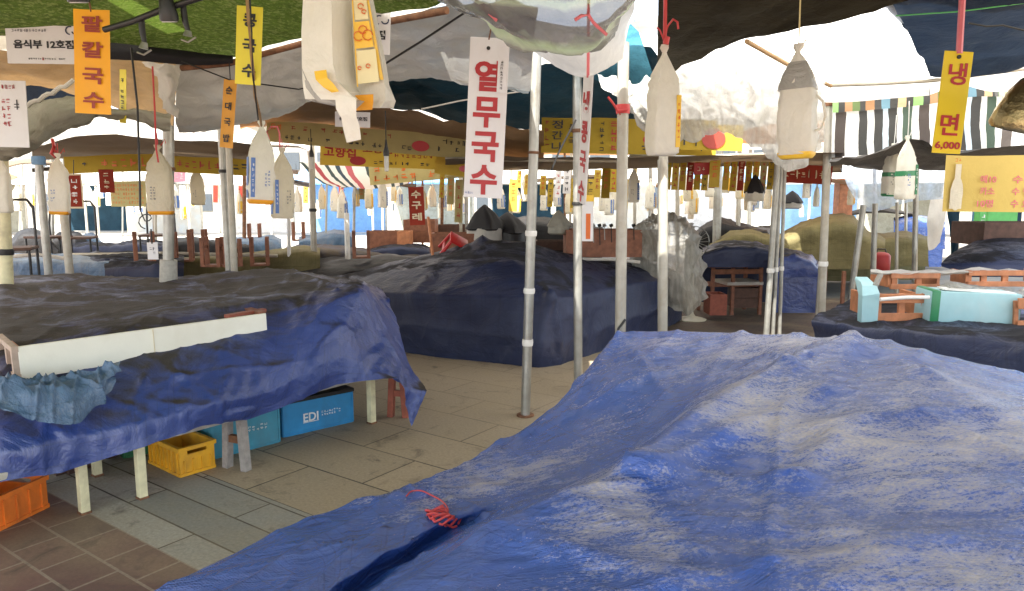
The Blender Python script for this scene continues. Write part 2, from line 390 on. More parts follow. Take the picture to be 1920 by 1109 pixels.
plain('wood_dark', (.09, .045, .03), .7, var=.3, scale=14)
plain('wood_orange', (.50, .20, .09), .6, var=.25, scale=12, dirt=(.2,.1,.05), dirt_amt=.4)
plain('wood_pale', (.45, .35, .28), .75, var=.15)
plain('plank_grey', (.42, .40, .34), .8, var=.2, scale=20)
plain('foam_cream', (.84, .83, .72), .7, var=.03, scale=5, bump=.3, dirt=(.62,.58,.45), dirt_amt=.35)
plain('far_plaster', (.26, .25, .22), .8, var=.1, scale=1); plain('far_glass', (.05, .06, .07), .3)
plain('foam_blue', (.35, .58, .62), .6, var=.05, dirt=(.5,.6,.6), dirt_amt=.4)
plain('tape_green', (.03, .22, .09), .4)
plain('crate_orange', (.80, .20, .025), .42, var=.08, dirt=(.35,.1,.03), dirt_amt=.5)
plain('crate_yellow', (.80, .42, .025), .42, var=.08, dirt=(.4,.2,.04), dirt_amt=.5)
plain('box_blue', (.03, .25, .52), .45, var=.08, dirt=(.05,.15,.25), dirt_amt=.4)
plain('box_teal', (.06, .30, .42), .5, var=.1, dirt=(.1,.2,.25), dirt_amt=.5)
plain('box_green', (.03, .17, .07), .6, var=.2)
plain('print_white', (.75, .78, .78), .5)
plain('stone_base', (.42, .41, .37), .9, var=.15, scale=30, bump=.6)
plain('sign_white', (.74, .73, .74), .4, var=.04, scale=4, spec=.3, dirt=(.55,.52,.46), dirt_amt=.4)
plain('sign_orange', (.88, .40, .02), .4, var=.06, scale=4, spec=.3, dirt=(.6,.3,.08), dirt_amt=.35)
plain('sign_amber', (.70, .32, .03), .5, var=.06, scale=4)
plain('sign_yellow', (.80, .68, .06), .4, var=.06, scale=4, spec=.3, dirt=(.55,.48,.15), dirt_amt=.35)
plain('sign_gold', (.78, .58, .03), .35, var=.03, scale=4, spec=.3)
plain('sign_red', (.38, .03, .03), .5, var=.08)
plain('sign_cream', (.72, .62, .42), .6, var=.06)
cloth('banner_yellow', (.55, .40, .07), .2, (.7, .48, .06), var=.08, bump=.15)
cloth('banner_mustard', (.40, .28, .035), .12, (.6, .4, .05), var=.12, bump=.15)
cloth('banner_pale', (.38, .33, .15), .15, (.75, .6, .25), var=.08, bump=.15)
cloth('banner_soju', (.62, .46, .13), .15, (.9, .7, .28), var=.05, bump=.15)
cloth('banner_red', (.34, .05, .03), .3, (.4, .05, .03), var=.15, bump=.15)
plain('ink_red', (.42, .02, .025), .5, var=.03); plain('ink_maroon', (.30, .035, .02), .5, var=.03); plain('ink_black', (.02, .02, .025), .5, var=.03)
plain('ink_navy', (.02, .03, .08), .5, var=.03); plain('ink_pink', (.60, .12, .16), .5, var=.03); plain('ink_grey', (.2, .2, .22), .5, var=.03)
plain('ink_orange', (.65, .14, .02), .5, var=.03); plain('ink_green', (.12, .30, .04), .5, var=.03); plain('ink_blue', (.05, .12, .38), .5, var=.03)
cloth('bag_white', (.90, .87, .76), .35, (.95, .92, .80), var=.04, rough=.35, spec=.5, bump=.4)
cloth('bag_cream', (.82, .76, .60), .35, (.9, .84, .65), var=.06, rough=.4, spec=.5, bump=.4)
cloth('bag_bright', (.92, .90, .80), .3, (.95, .92, .8), var=.03, rough=.35, spec=.5, bump=.35)
plain('label_yellow', (.80, .50, .04), .4, var=.05); plain('label_blue', (.10, .20, .50), .4, var=.05); plain('label_orange', (.78, .34, .02), .4, var=.05)
plain('bag_label_cream', (.74, .66, .36), .4, var=.04)
plain('string_red', (.55, .05, .05), .5); plain('ribbon_pink', (.68, .16, .18), .45); plain('string_yellow', (.65, .55, .25), .6)
plain('cable', (.012, .012, .012), .5); plain('metal_dark', (.03, .03, .03), .4, .3); plain('lens', (.45, .43, .42), .25)
plain('glass_bulb', (.55, .55, .50), .15); plain('brass', (.42, .33, .16), .30, .9, var=.25, scale=5, bump=.4, bd=.02)
plain('black_cloth', (.010, .010, .014), .7); plain('red_plastic', (.50, .02, .02), .35); plain('cream_plastic', (.66, .62, .48), .4)
plain('twine', (.35, .22, .10), .8); plain('pink', (.8, .35, .5), .5); plain('grey_cloth', (.30, .29, .24), .7, bump=.5)
plain('bright_green', (.10, .45, .12), .5)
# ground
b = NB('paving'); ob = b.coord('Object', (1,1,1), (0, 0, R(35.3)))
sep = b.n('SeparateXYZ'); b.l(ob, sep.inputs[0]); A_, B_ = sep.outputs[0], sep.outputs[1]   # A along the joints, B across
def brick(vec, wd, ht, c1, c2, mo, msize, off=.5):
    k = b.n('TexBrick'); b.l(vec, k.inputs['Vector']); k.inputs['Scale'].default_value = 1; k.inputs['Brick Width'].default_value = wd; k.inputs['Row Height'].default_value = ht
    k.inputs['Color1'].default_value = (*c1, 1); k.inputs['Color2'].default_value = (*c2, 1); k.inputs['Mortar'].default_value = (*mo, 1); k.inputs['Mortar Size'].default_value = msize
    k.inputs['Mortar Smooth'].default_value = .3; k.offset = off; return k
def shift(dx, dy):
    k = b.n('VectorMath', operation='ADD'); b.l(ob, k.inputs[0]); k.inputs[1].default_value = (dx, dy, 0); return k.outputs[0]
slab = brick(shift(.2, -2.336+4.52), .95, .452, (.46, .37, .25), (.39, .32, .22), (.05, .042, .03), .007)
strip = brick(shift(0, -1.67+2.26), 1.3, .2225, (.24, .25, .23), (.42, .41, .36), (.045, .04, .03), .006)
pav = brick(shift(.15, -1.67+2.1), .29, .21, (.19, .10, .085), (.13, .08, .068), (.30, .24, .19), .008)
far = brick(shift(0, 0), .22, .11, (.13, .075, .05), (.11, .08, .06), (.05, .04, .03), .008)
gt = lambda v, t: b.math('GREATER_THAN', v, t)
c = b.mix(gt(B_, 1.67), pav.outputs['Color'], strip.outputs['Color']); c = b.mix(gt(B_, 2.336), c, slab.outputs['Color'])
geo = b.n('NewGeometry'); sp2 = b.n('SeparateXYZ'); b.l(geo.outputs['Position'], sp2.inputs[0])
cz_ = b.n('MapRange'); b.l(sp2.outputs[1], cz_.inputs[0]); cz_.inputs[1].default_value = 4.3; cz_.inputs[2].default_value = 5.4
c = b.mix(b.math('MULTIPLY', cz_.outputs[0], b.math('MULTIPLY', gt(B_, 2.6), .6)), c, (.37, .295, .20))
c = b.mix(b.math('MULTIPLY', gt(sp2.outputs[0], 1.6), gt(sp2.outputs[1], 7.0)), c, far.outputs['Color'])
c = b.mix(b.math('MULTIPLY', gt(sp2.outputs[0], 1.8), gt(sp2.outputs[1], 12.0)), c, (.16, .155, .14))
big = b.noise(ob, .9, 6, .65, .5); c = b.mix(b.ramp(big, [(.42, (0,)*3), (.7, (.55,)*3)]), c, (.42, .33, .20))
st = b.noise(ob, 3.4, 6, .7, 1); c = b.mix(b.ramp(st, [(.56, (0,)*3), (.70, (.6,)*3)]), c, (.06, .05, .04))
c = b.mix(b.ramp(b.noise(ob, 55, 3, .7), [(.3, (.35,)*3), (.7, (0,)*3)]), c, (.07, .06, .05))
c = b.mix(b.math('MAXIMUM', gt(sp2.outputs[1], 26), b.math('MULTIPLY', gt(sp2.outputs[1], 14.5), b.math('LESS_THAN', sp2.outputs[0], -3.5))), c, (.38, .36, .32))
b.l(c, b.b.inputs['Base Color']); b.b.inputs['Roughness'].default_value = .75
hh = b.bump(b.noise(ob, 60, 5), .35, .003); hh = b.bump(b.mix(gt(B_, 2.336), pav.outputs['Fac'], slab.outputs['Fac']), -.6, .004, hh)
b.l(hh, b.b.inputs['Normal']); MATS['paving'] = b.m

mb = MB(); mb.grid([[Vector((x, y, 0)) for x in (-900, -20, 20, 900)] for y in (-200, -5, 30, 1500)]); g = mb.build('ground', 'paving'); tag(g, kind='structure')

# ------------------------------------------------------------------ canopies
def canopy(name, label, cat, rows, mat, **k):
    o = sheet(name, rows, mat, **k); return tag(o, label, cat)
# green net roof, left
edge = [(-420,40),(-200,60),(60,66),(215,78),(316,98),(430,110),(500,88),(562,73),(736,23),(817,10),(900,-40)]
E_ = [Z(x, y, 2.60) for x, y in edge]
near = [Vector((x, -1.4, 2.66)) for x in (-4.2,-3.6,-3.0,-2.5,-2.2,-1.95,-1.75,-1.6,-1.45,-1.3,-1.15)]
rows = [E_]+[[e.lerp(n_, t)+Vector((0,0,.02+.05*math.sin(t*9))) for e, n_ in zip(E_, near)] for t in (.15,.3,.5,.75,1)]
canopy('net_canopy', 'green grassy shade net roof with dark hem above the hanging spotlights', 'canopy', rows, 'net_green', nu=4, nv=4, amp=.03, freq=1.5, seed=3)
canopy('dark_hem_sheet', 'black sheet strip hanging under the hem of the green net', 'sheet', [[P(x, y0, 4.72) for x, y0, y1 in H_] if r == 0 else [P(x, y1 if r == 2 else (y0+y1)/2, 4.72-.03*(r == 1)) for x, y0, y1 in H_] for r in (0,1,2) for H_ in [[(120,66,108),(205,74,112),(260,86,115),(330,93,121),(390,100,122),(437,104,119)]]], 'canvas_black', nu=4, nv=3, amp=.008, seed=5)
canopy('warm_canopy', 'sunlit cream canvas roof glowing orange behind the market number board', 'canopy',
  [[P(-350,60,4.9),P(-200,75,4.95),P(0,92,5.0),P(150,96,5.0),P(250,108,5.0),P(340,116,5.0)],
   [P(-350,100,5.6),P(-200,108,5.6),P(0,125,5.6),P(150,138,5.6),P(240,160,5.6),P(330,178,5.6)],
   [P(-350,135,6.4),P(-200,142,6.4),P(0,154,6.4),P(140,173,6.4),P(230,205,6.3),P(325,236,6.2)]], 'canvas_warm', nu=10, nv=8, amp=.04, freq=1.6, ridge=.02, seed=8, fine=.03, ffreq=(1.2,4))
canopy('navy_backing_sheet', 'dark navy sheet showing as a triangle between cream roof and grey roll', 'sheet',
  [[P(-20,140,7.2),P(60,140,7.2),P(170,150,7.2)],[P(-20,180,7.2),P(60,180,7.2),P(170,180,7.2)],[P(-20,225,7.2),P(60,225,7.2),P(170,215,7.2)]], 'canvas_navy', amp=.01)
canopy('grey_tarpaulin_roll', 'slack grey tarpaulin rolled and tied with cord under the cream roof', 'tarpaulin',
  [[P(-200,188,5.1),P(0,206,4.9),P(50,198,4.8),P(140,173,4.8),P(210,196,4.9),P(320,210,5.0)],
   [P(-200,215,4.85),P(0,236,4.6),P(60,228,4.6),P(145,196,4.6),P(210,203,4.8),P(320,220,4.95)],
   [P(-200,262,4.8),P(0,275,4.6),P(60,262,4.6),P(148,218,4.7),P(210,212,4.85),P(320,234,5.0)],
   [P(-200,285,5.0),P(0,290,4.8),P(50,279,4.8),P(145,232,4.85),P(210,216,4.95),P(320,240,5.05)],
   [P(-200,270,5.3),P(0,268,5.2),P(50,260,5.2),P(145,222,5.2),P(210,210,5.2),P(320,232,5.2)]], 'canvas_grey', nu=10, nv=8, amp=.03, freq=4, ridge=.03, seed=4, fine=.03, ffreq=(3,7))
canopy('brown_canopy', 'brown cloth stall roof seen from below over the left banners', 'canopy',
  [[P(60,272,6.8),P(140,256,7.0),P(300,262,7.0),P(400,266,7.0),P(480,274,7.0)],[P(60,285,8),P(140,280,8.2),P(300,280,8.2),P(400,283,8.2),P(480,288,8.2)],[P(60,300,9.5),P(130,300,9.6),P(300,297,9.8),P(400,300,9.8),P(480,302,9.8)]], 'canvas_brown', amp=.04, freq=1.5, seed=2)
canopy('silver_canopy', 'pale silver grey tarpaulin roof sagging behind the big shopping bags', 'canopy',
  [[P(328,126,4.9),P(440,114,4.85),P(505,97,4.8),P(600,70,4.6),P(740,30,4.2),P(850,5,4.05),P(930,0,4.0),P(1010,10,4.0)],
   [P(330,180,5.1),P(440,170,5.05),P(510,145,5.0),P(600,116,4.9),P(735,88,4.7),P(830,80,4.6),P(900,80,4.6),P(1000,85,4.6)],
   [P(330,226,5.3),P(440,226,5.3),P(520,198,5.3),P(600,168,5.3),P(725,135,5.2),P(805,138,5.1),P(885,145,5.1),P(995,158,5.1)],
   [P(335,241,5.6),P(440,240,5.6),P(525,212,5.6),P(600,181,5.5),P(720,146,5.4),P(800,148,5.3),P(880,156,5.2),P(990,167,5.2)],
   [P(335,232,6),P(440,230,6),P(525,202,6),P(600,171,6),P(720,138,6),P(800,140,5.9),P(880,148,5.9),P(990,157,5.9)]], 'canvas_silver', nu=12, nv=8, amp=.05, freq=2, ridge=.018, seed=6, fine=.035, ffreq=(1.6,4))
canopy('teal_canopy', 'dark teal tarpaulin roof with frayed seam behind the red lettered white sign', 'canopy',
  [[P(500,185,6),P(620,160,6),P(740,130,6),P(900,130,6),P(1010,118,6),P(1120,105,6),P(1235,95,6)],
   [P(520,190,7),P(620,175,7),P(740,165,7),P(900,178,7),P(1010,175,7),P(1120,165,7),P(1235,160,7)],
   [P(540,195,8.4),P(640,195,8.4),P(740,204,8.4),P(880,228,8.4),P(990,240,8.4),P(1110,226,8.4),P(1235,224,8.4)]], 'canvas_teal', nu=9, nv=8, amp=.05, freq=1.8, ridge=.03, seed=9, fine=.03, ffreq=(1.5,3))
canopy('blue_holed_canopy', 'bright sky blue worn tarpaulin letting sun through beside the dark olive roof', 'canopy',
  [[P(1020,88,5.5),P(1100,80,5.5),P(1160,62,5.5),P(1192,40,5.4)],[P(1030,110,5.9),P(1110,112,5.9),P(1170,110,5.9),P(1212,105,5.8)],[P(1030,118,6.1),P(1110,148,6.2),P(1175,160,6.2),P(1232,158,6.1)]], 'canvas_sky', amp=.02, freq=3, seed=2)
canopy('tan_canopy', 'orange tan canvas roof lit from above over the long menu banners', 'canopy',
  [[P(452,218,6.3),P(540,188,6.4),P(640,192,6.5),P(740,206,6.6),P(880,230,6.8),P(1020,246,7.0)],
   [P(450,230,7.2),P(550,215,7.3),P(660,218,7.3),P(770,236,7.5),P(900,262,7.7),P(1020,275,7.8)],
   [P(450,240,8.8),P(560,234,8.8),P(700,243,8.8),P(830,277,8.8),P(930,300,9.0),P(1020,308,9.0)]], 'canvas_tan', nu=9, nv=8, amp=.04, freq=1.7, ridge=.03, seed=12, fine=.03, ffreq=(1.5,3))
canopy('knotted_white_cloth', 'white cloth knotted round the head of the thick left post', 'cloth',
  [[P(268,117,4.95),P(290,118,4.9),P(318,122,4.85),P(342,122,4.95)],[P(290,140,4.92),P(303,145,4.85),P(320,150,4.8),P(336,150,4.9)],[P(298,170,4.95),P(306,180,4.88),P(318,190,4.85),P(328,188,4.92)],[P(306,195,4.95),P(312,205,4.9),P(322,215,4.88),P(333,224,4.92)]], 'canvas_white', amp=.02, freq=9, ridge=.02, rfreq=8, seed=3)
# right half
canopy('white_swag_cloth', 'white cloth swag hanging behind the striped clear plastic sheet', 'cloth',
  [[P(955,30,4.6),P(1010,40,4.5),P(1085,50,4.5),P(1140,35,4.5),P(1190,-10,4.5)],[P(960,52,4.7),P(1020,80,4.6),P(1085,100,4.55),P(1140,80,4.6),P(1185,40,4.7)],[P(958,62,4.8),P(1020,108,4.75),P(1088,146,4.7),P(1135,133,4.7),P(1172,112,4.8)]], 'canvas_white', amp=.03, freq=3, seed=5)
canopy('striped_plastic_sheet', 'clear plastic sheet with pale green stripes bulging down between poles', 'sheet',
  [[P(760,-75,2.5),P(870,-90,2.4),P(960,-100,2.4),P(1060,-110,2.4),P(1150,-110,2.4),P(1215,-100,2.5)],
   [P(800,-22,2.9),P(890,0,2.8),P(960,8,2.75),P(1060,10,2.7),P(1140,0,2.75),P(1205,-30,2.9)],
   [P(825,-4,3.1),P(905,32,3.0),P(975,62,2.9),P(1060,70,2.85),P(1130,50,2.9),P(1196,-10,3.1)],
   [P(835,0,3.25),P(912,44,3.15),P(985,88,3.05),P(1062,102,3.0),P(1132,84,3.1),P(1190,0,3.25)],
   [P(835,-12,3.45),P(912,30,3.4),P(990,70,3.35),P(1062,82,3.35),P(1130,62,3.4),P(1188,-18,3.45)]], 'plastic_stripe', nu=8, nv=6, amp=.03, freq=5, ridge=.03, seed=7)
Eo = [Z(1232,156,2.6), Z(1268,130,2.6), Z(1330,104,2.6), Z(1400,74,2.6), Z(1500,46,2.6), Z(1640,16,2.6), Z(1720,-10,2.6)]
No = [Vector((x, -1.2, 2.7)) for x in (-.25,.5,1.2,1.9,2.6,3.4,4.4)]
rows = [Eo]+[[e.lerp(n_, t)+Vector((0,0,-.05*math.sin(t*3.14))) for e, n_ in zip(Eo, No)] for t in (.12,.3,.55,.8,1)]
canopy('olive_canopy', 'dark olive canvas roof overhead above the two single shopping bags', 'canopy', rows, 'canvas_olive', nu=5, nv=5, amp=.05, freq=1.3, ridge=.015, rfreq=1.5, seed=2)
canopy('white_canopy', 'bright sunlit white canvas roof with a hanging valance', 'canopy',
  [[P(1180,40,4.4),P(1400,0,4.2),P(1560,-20,4.2),P(1668,5,4.2)],[P(1230,100,5.2),P(1400,80,5.2),P(1560,75,5.2),P(1705,62,5.2)],[P(1250,140,6.3),P(1400,145,6.4),P(1560,150,6.4),P(1734,112,6.0)],[P(1250,150,6.5),P(1400,156,6.55),P(1560,160,6.6),P(1744,152,6.6)],[P(1250,175,6.5),P(1400,180,6.55),P(1562,192,6.6),P(1744,178,6.6)]], 'canvas_sunlit', amp=.02, freq=1.6, ridge=.01, seed=11)
canopy('white_valance', 'white valance strip under the edge of the navy roof', 'valance',
  [[P(1744,148,6.62),P(1800,143,6.6),P(1860,136,6.6),P(1960,122,6.6)],[P(1744,160,6.6),P(1800,152,6.58),P(1860,150,6.6),P(1960,145,6.6)],[P(1744,178,6.62),P(1800,160,6.6),P(1860,172,6.62),P(1960,168,6.6)]], 'canvas_sunlit', amp=.01)
canopy('navy_canopy', 'navy blue tarpaulin roof at top right with faded hem', 'canopy',
  [[Vector((2.6,-1.2,2.75)),Vector((4.3,-1.2,2.75)),Vector((6.5,-1.2,2.75))],[P(1560,-60,3.6),P(1800,-70,3.5),P(2050,-90,3.4)],[P(1660,10,4.4),P(1810,0,4.3),P(2050,-15,4.2)],[P(1708,68,5.3),P(1820,60,5.2),P(2050,45,5.1)],[P(1732,108,5.9),P(1830,100,5.85),P(2050,80,5.8)],[P(1744,150,6.5),P(1840,140,6.4),P(2050,112,6.3)]], 'canvas_navy', nu=8, nv=5, amp=.06, freq=1.4, ridge=.04, rfreq=1.5, seed=4)
canopy('crinkled_plastic_curtain', 'crinkled clear plastic curtain tied up below the white roof', 'curtain',
  [[P(1118,140,5.5),P(1190,150,5.6),P(1262,128,5.6),P(1335,100,5.6),P(1420,96,5.6),P(1500,98,5.6),P(1550,150,5.6)],
   [P(1135,165,5.4),P(1200,185,5.4),P(1275,180,5.35),P(1345,165,5.35),P(1410,170,5.35),P(1490,190,5.35),P(1550,205,5.4)],
   [P(1160,185,5.4),P(1215,235,5.4),P(1290,225,5.3),P(1350,212,5.35),P(1405,225,5.3),P(1485,260,5.35),P(1548,245,5.4)],
   [P(1182,208,5.5),P(1228,283,5.5),P(1302,264,5.45),P(1354,243,5.5),P(1402,264,5.45),P(1482,318,5.5),P(1545,278,5.5)]], 'plastic_clear', nu=16, nv=12, amp=.04, freq=4.5, ridge=.03, rfreq=3, seed=6, fine=.07, ffreq=(5.5,1.0))
canopy('striped_awning', 'vertically striped black and white awning cloth hanging below white roof', 'awning',
  [[P(1560,196,7.5),P(1640,196,7.5),P(1740,190,7.5),P(1830,176,7.5),P(1960,178,7.5)],[P(1560,250,7.5),P(1640,245,7.45),P(1740,240,7.5),P(1830,235,7.5),P(1960,232,7.5)],[P(1560,296,7.5),P(1640,290,7.5),P(1740,285,7.5),P(1830,282,7.5),P(1960,280,7.5)]], 'awning_stripe', nu=7, amp=.04, freq=3, seed=3)
canopy('awning_pelmet', 'coloured striped pelmet along the top of the striped awning', 'awning',
  [[P(1560,160,7.42),P(1640,165,7.42),P(1740,155,7.42),P(1830,145,7.42),P(1960,150,7.42)],[P(1560,212,7.42),P(1640,206,7.42),P(1740,196,7.42),P(1830,182,7.42),P(1960,186,7.42)]], 'awning_top', nu=7, amp=.03, freq=3, seed=3)
canopy('charcoal_canopy', 'low charcoal grey stall roof under the striped awning', 'canopy',
  [[P(1555,305,6.2),P(1640,288,6.2),P(1705,264,6.2),P(1790,282,6.2),P(1970,270,6.2)],[P(1560,306,7.3),P(1650,303,7.3),P(1720,300,7.3),P(1800,304,7.3),P(1970,292,7.3)],[P(1560,308,9),P(1650,318,9),P(1780,318,9),P(1850,318,9),P(1970,312,9)]], 'canvas_charcoal', nu=6, amp=.05, freq=3, ridge=.03, seed=8)
canopy('pale_blue_plastic', 'pale blue translucent plastic sheet hung at the back right stall', 'sheet',
  [[P(1572,312,9.4),P(1640,312,9.4),P(1700,310,9.4),P(1785,310,9.4)],[P(1590,350,9.4),P(1640,352,9.3),P(1700,348,9.4),P(1785,345,9.4)],[P(1615,395,9.4),P(1650,398,9.4),P(1700,380,9.4),P(1785,372,9.4)]], 'plastic_blue', nu=7, nv=7, amp=.06, freq=3, ridge=.04, seed=8)
canopy('taupe_canopy', 'taupe cloth stall roof behind the thin aluminium poles', 'canopy',
  [[P(835,296,7.4),P(950,296,7.4),P(1080,292,7.4),P(1210,292,7.4),P(1400,288,7.4),P(1580,290,7.4)],[P(835,306,8.4),P(950,306,8.4),P(1080,304,8.4),P(1210,303,8.4),P(1400,299,8.4),P(1580,300,8.4)],[P(835,318,10.4),P(950,320,10.4),P(1080,318,10.4),P(1210,315,10.4),P(1400,312,10.4),P(1580,325,10.4)]], 'canvas_brown', amp=.04, freq=1.5, seed=12)
canopy('diagonal_striped_awning', 'slanting red, black and white striped awning far in the centre', 'awning',
  [[P(560,304,11),P(650,306,11),P(720,318,11),P(800,318,11)],[P(585,330,11.8),P(660,330,11.8),P(725,332,11.8),P(798,326,11.8)],[P(620,352,12.5),P(680,354,12.5),P(730,352,12.5),P(796,332,12.5)]], 'awning_diag', nu=6, amp=.03, seed=5)
# hidden roofs of further stalls, plus unseen sheets added overhead to block sun
roofs = [(-6.6,5.2,'canvas_warm'),(-6.4,9.0,'canvas_white'),(-2.4,10.8,'canvas_white'),(1.9,10.6,'canvas_white'),(-2.2,14.8,'canvas_tan'),(2.0,14.6,'canvas_white'),(6.2,10.2,'canvas_white'),(6.3,14.4,'canvas_tan'),(2.1,18.6,'canvas_tan'),(6.4,18.6,'canvas_white'),(10.4,12.5,'canvas_lightblue'),(10.6,17,'canvas_white'),(-2.2,18.8,'canvas_white'),(9.0,7.6,'canvas_navy'),(-7.6,1.2,'canvas_grey'),(-2.6,6.4,'canvas_white'),(.3,7.3,'canvas_white'),(.38,1.75,'canvas_grey'),(.80,-.28,'canvas_grey'),(.55,3.55,'canvas_white'),(-1.0,3.4,'canvas_white'),(-6.0,13,'canvas_white'),(2.6,3.3,'canvas_white'),(4.6,3.3,'canvas_white'),(-.95,-.35,'canvas_white'),(-.75,.75,'canvas_white'),(3.7,7.0,'canvas_sunlit'),(-4.2,4.0,'canvas_white')]
for i, (x, y, m) in enumerate(roofs):
    z = 2.95+.12*math.sin(i*2.3)
    k = .52 if i in (17, 18, 19, 20, 22, 23, 24, 25, 26) else (.8 if i == 16 else 1.0)  # shrunken sheets are unseen blockers added where sun came through
    rows = [[Vector((x+a*2.05*k, y+b2*2.05*k*(1.12 if i == 17 else 1), z+.28*(1-max(abs(a), abs(b2)))-.0)) for a in (-1,-.5,0,.5,1)] for b2 in (-1,-.5,0,.5,1)]
    o = sheet('stall_or_sunblock_roof', rows, m, nu=3, nv=3, amp=.05, freq=1.2, seed=i+20)
    tag(o, 'cloth sheet from the hidden further stall roofs and the unseen ones added to block sun', 'canopy', 'roofs of the further stalls')

# ------------------------------------------------------------------ tarpaulins over the stalls
# foreground blue tarpaulin
cols_ = [
 [(1160,620,.78),(1105,688,.64),(1045,755,.52),(985,806,.44),(870,865,.40),(770,912,.37),(570,975,.33),(180,1160,.30)],
 [(1240,621,.80),(1170,700,.70),(1105,765,.58),(1030,828,.50),(920,888,.45),(815,935,.43),(650,1020,.42),(330,1230,.40)],
 [(1360,624,.84),(1270,700,.74),(1180,782,.62),(1085,858,.53),(950,925,.47),(812,988,.48),(640,1088,.47),(430,1265,.47)],
 [(1480,628,.90),(1370,695,.80),(1245,792,.67),(1125,875,.57),(965,942,.49),(836,1000,.39),(664,1104,.35),(455,1285,.35)],
 [(1545,631,.94),(1420,690,.86),(1285,780,.76),(1155,872,.66),(988,950,.56),(850,1010,.47),(690,1112,.46),(480,1295,.46)],
 [(1600,633,.99),(1470,686,.94),(1320,766,.86),(1180,868,.78),(1010,946,.70),(866,1020,.63),(720,1122,.60),(520,1310,.58)],
 [(1690,648,.95),(1600,705,.93),(1460,785,.83),(1330,880,.76),(1180,965,.71),(1030,1060,.66),(880,1170,.63),(700,1340,.60)],
 [(1780,668,.91),(1745,725,.94),(1610,800,.86),(1500,890,.76),(1380,1000,.73),(1220,1100,.69),(1080,1200,.65),(900,1380,.62)],
 [(1930,703,.87),(1900,790,.88),(1840,870,.83),(1760,960,.78),(1640,1060,.76),(1500,1150,.72),(1350,1270,.68),(1150,1450,.64)],
 [(2180,770,.84),(2300,880,.84),(2320,980,.82),(2300,1100,.78),(2250,1220,.76),(2100,1330,.72),(1900,1450,.70),(1700,1600,.66)]]
rows = [[Z(*c[i]) for c in cols_] for i in range(8)]
drop = [r.copy() for r in rows[0]]; d1 = [p+Vector((0,.06,-.12)) for p in drop]; d2 = [p+Vector((0,.10,-.55)) for p in drop]
left0 = [d2, d1]+rows
def seg(a, c, w_, h_): return (Z(*a), Z(*c), w_, h_)
fsegs = [seg((1600,636,.99),(1735,716,.92),.12,.018),seg((1735,716,.92),(1880,800,.84),.12,.02),seg((1600,636,.99),(1545,740,.88),.12,.018),seg((1545,740,.88),(1235,868,.78),.10,.03),seg((1735,716,.9),(1480,900,.77),.10,.03),
 seg((1600,636,.99),(1470,686,.94),.09,.012),seg((1470,686,.94),(1180,868,.78),.07,.02),seg((1180,868,.78),(1500,905,.76),.09,.02),seg((1500,905,.76),(1900,935,.80),.11,.02),seg((1250,960,.72),(1560,1000,.76),.08,.015),seg((1560,1000,.76),(1920,1030,.78),.08,.015),
 seg((1160,622,.78),(1060,790,.52),.06,.02),seg((1160,622,.78),(1250,740,.70),.06,.015),seg((1020,1020,.68),(1300,1085,.70),.07,.015),seg((1040,875,.52),(1110,820,.58),.03,.01)]
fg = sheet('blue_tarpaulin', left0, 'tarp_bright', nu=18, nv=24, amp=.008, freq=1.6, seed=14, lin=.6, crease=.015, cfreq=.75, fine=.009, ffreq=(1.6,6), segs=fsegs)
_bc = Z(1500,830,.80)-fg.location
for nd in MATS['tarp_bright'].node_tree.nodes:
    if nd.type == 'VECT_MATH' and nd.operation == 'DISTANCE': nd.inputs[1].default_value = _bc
tag(fg, 'bright blue dusty tarpaulin with painted sheen draped over the stall in the foreground', 'tarpaulin')
# left stall tarpaulin
D = {'hb': [(-160,500,6.8),(0,520,6.8),(150,515,6.8),(300,522,6.9),(450,512,7.0),(560,515,7.0),(640,525,7.0),(690,532,6.8),(712,535,6.6)]}
rws = [
 [P(-260,640,7.2),P(0,600,7.2),P(150,600,7.3),P(300,600,7.3),P(450,600,7.4),P(560,600,7.4),P(640,600,7.2),P(690,590,7.0),P(740,640,6.6)],
 [P(-260,512,6.6),P(0,517,6.6),P(150,517,6.7),P(300,522,6.7),P(450,510,6.8),P(540,508,6.8),P(630,520,6.6),P(680,530,6.4),P(716,542,6.2)],
 [P(-260,560,5.2),P(0,565,5.2),P(150,560,5.4),P(300,555,5.6),P(430,545,5.8),P(540,530,5.9),P(620,533,5.75),P(672,534,5.6),P(735,580,5.7)],
 [P(-260,680,3.9),P(0,648,4.05),P(120,625,4.25),P(260,600,4.5),P(400,578,4.75),P(540,562,5.0),P(626,545,5.2),P(680,540,5.3),P(752,630,5.5)],
 [P(-260,760,3.55),P(0,722,3.66),P(120,702,3.85),P(260,676,4.05),P(400,658,4.3),P(530,628,4.6),P(632,560,4.95),P(690,560,5.2),P(768,690,5.35)],
 [P(-260,830,3.42),P(0,790,3.50),P(120,765,3.68),P(260,740,3.88),P(400,720,4.12),P(520,690,4.42),P(634,610,4.82),P(708,640,5.08),P(790,715,5.2)],
 [P(-260,920,3.38),P(0,850,3.46),P(120,825,3.64),P(265,792,3.84),P(395,758,4.1),P(500,738,4.40),P(636,670,4.80),P(722,700,5.0),P(798,735,5.1)],
 [P(-260,970,3.38),P(0,905,3.46),P(120,884,3.64),P(270,838,3.84),P(380,800,4.1),P(480,784,4.40),P(630,722,4.80),P(745,715,4.98),P(772,800,5.0)]]
rws = [[EYE+(p-EYE)*(1,1,1,1,1,.99,.965,.96)[k] for p in r] for k, r in enumerate(rws)]
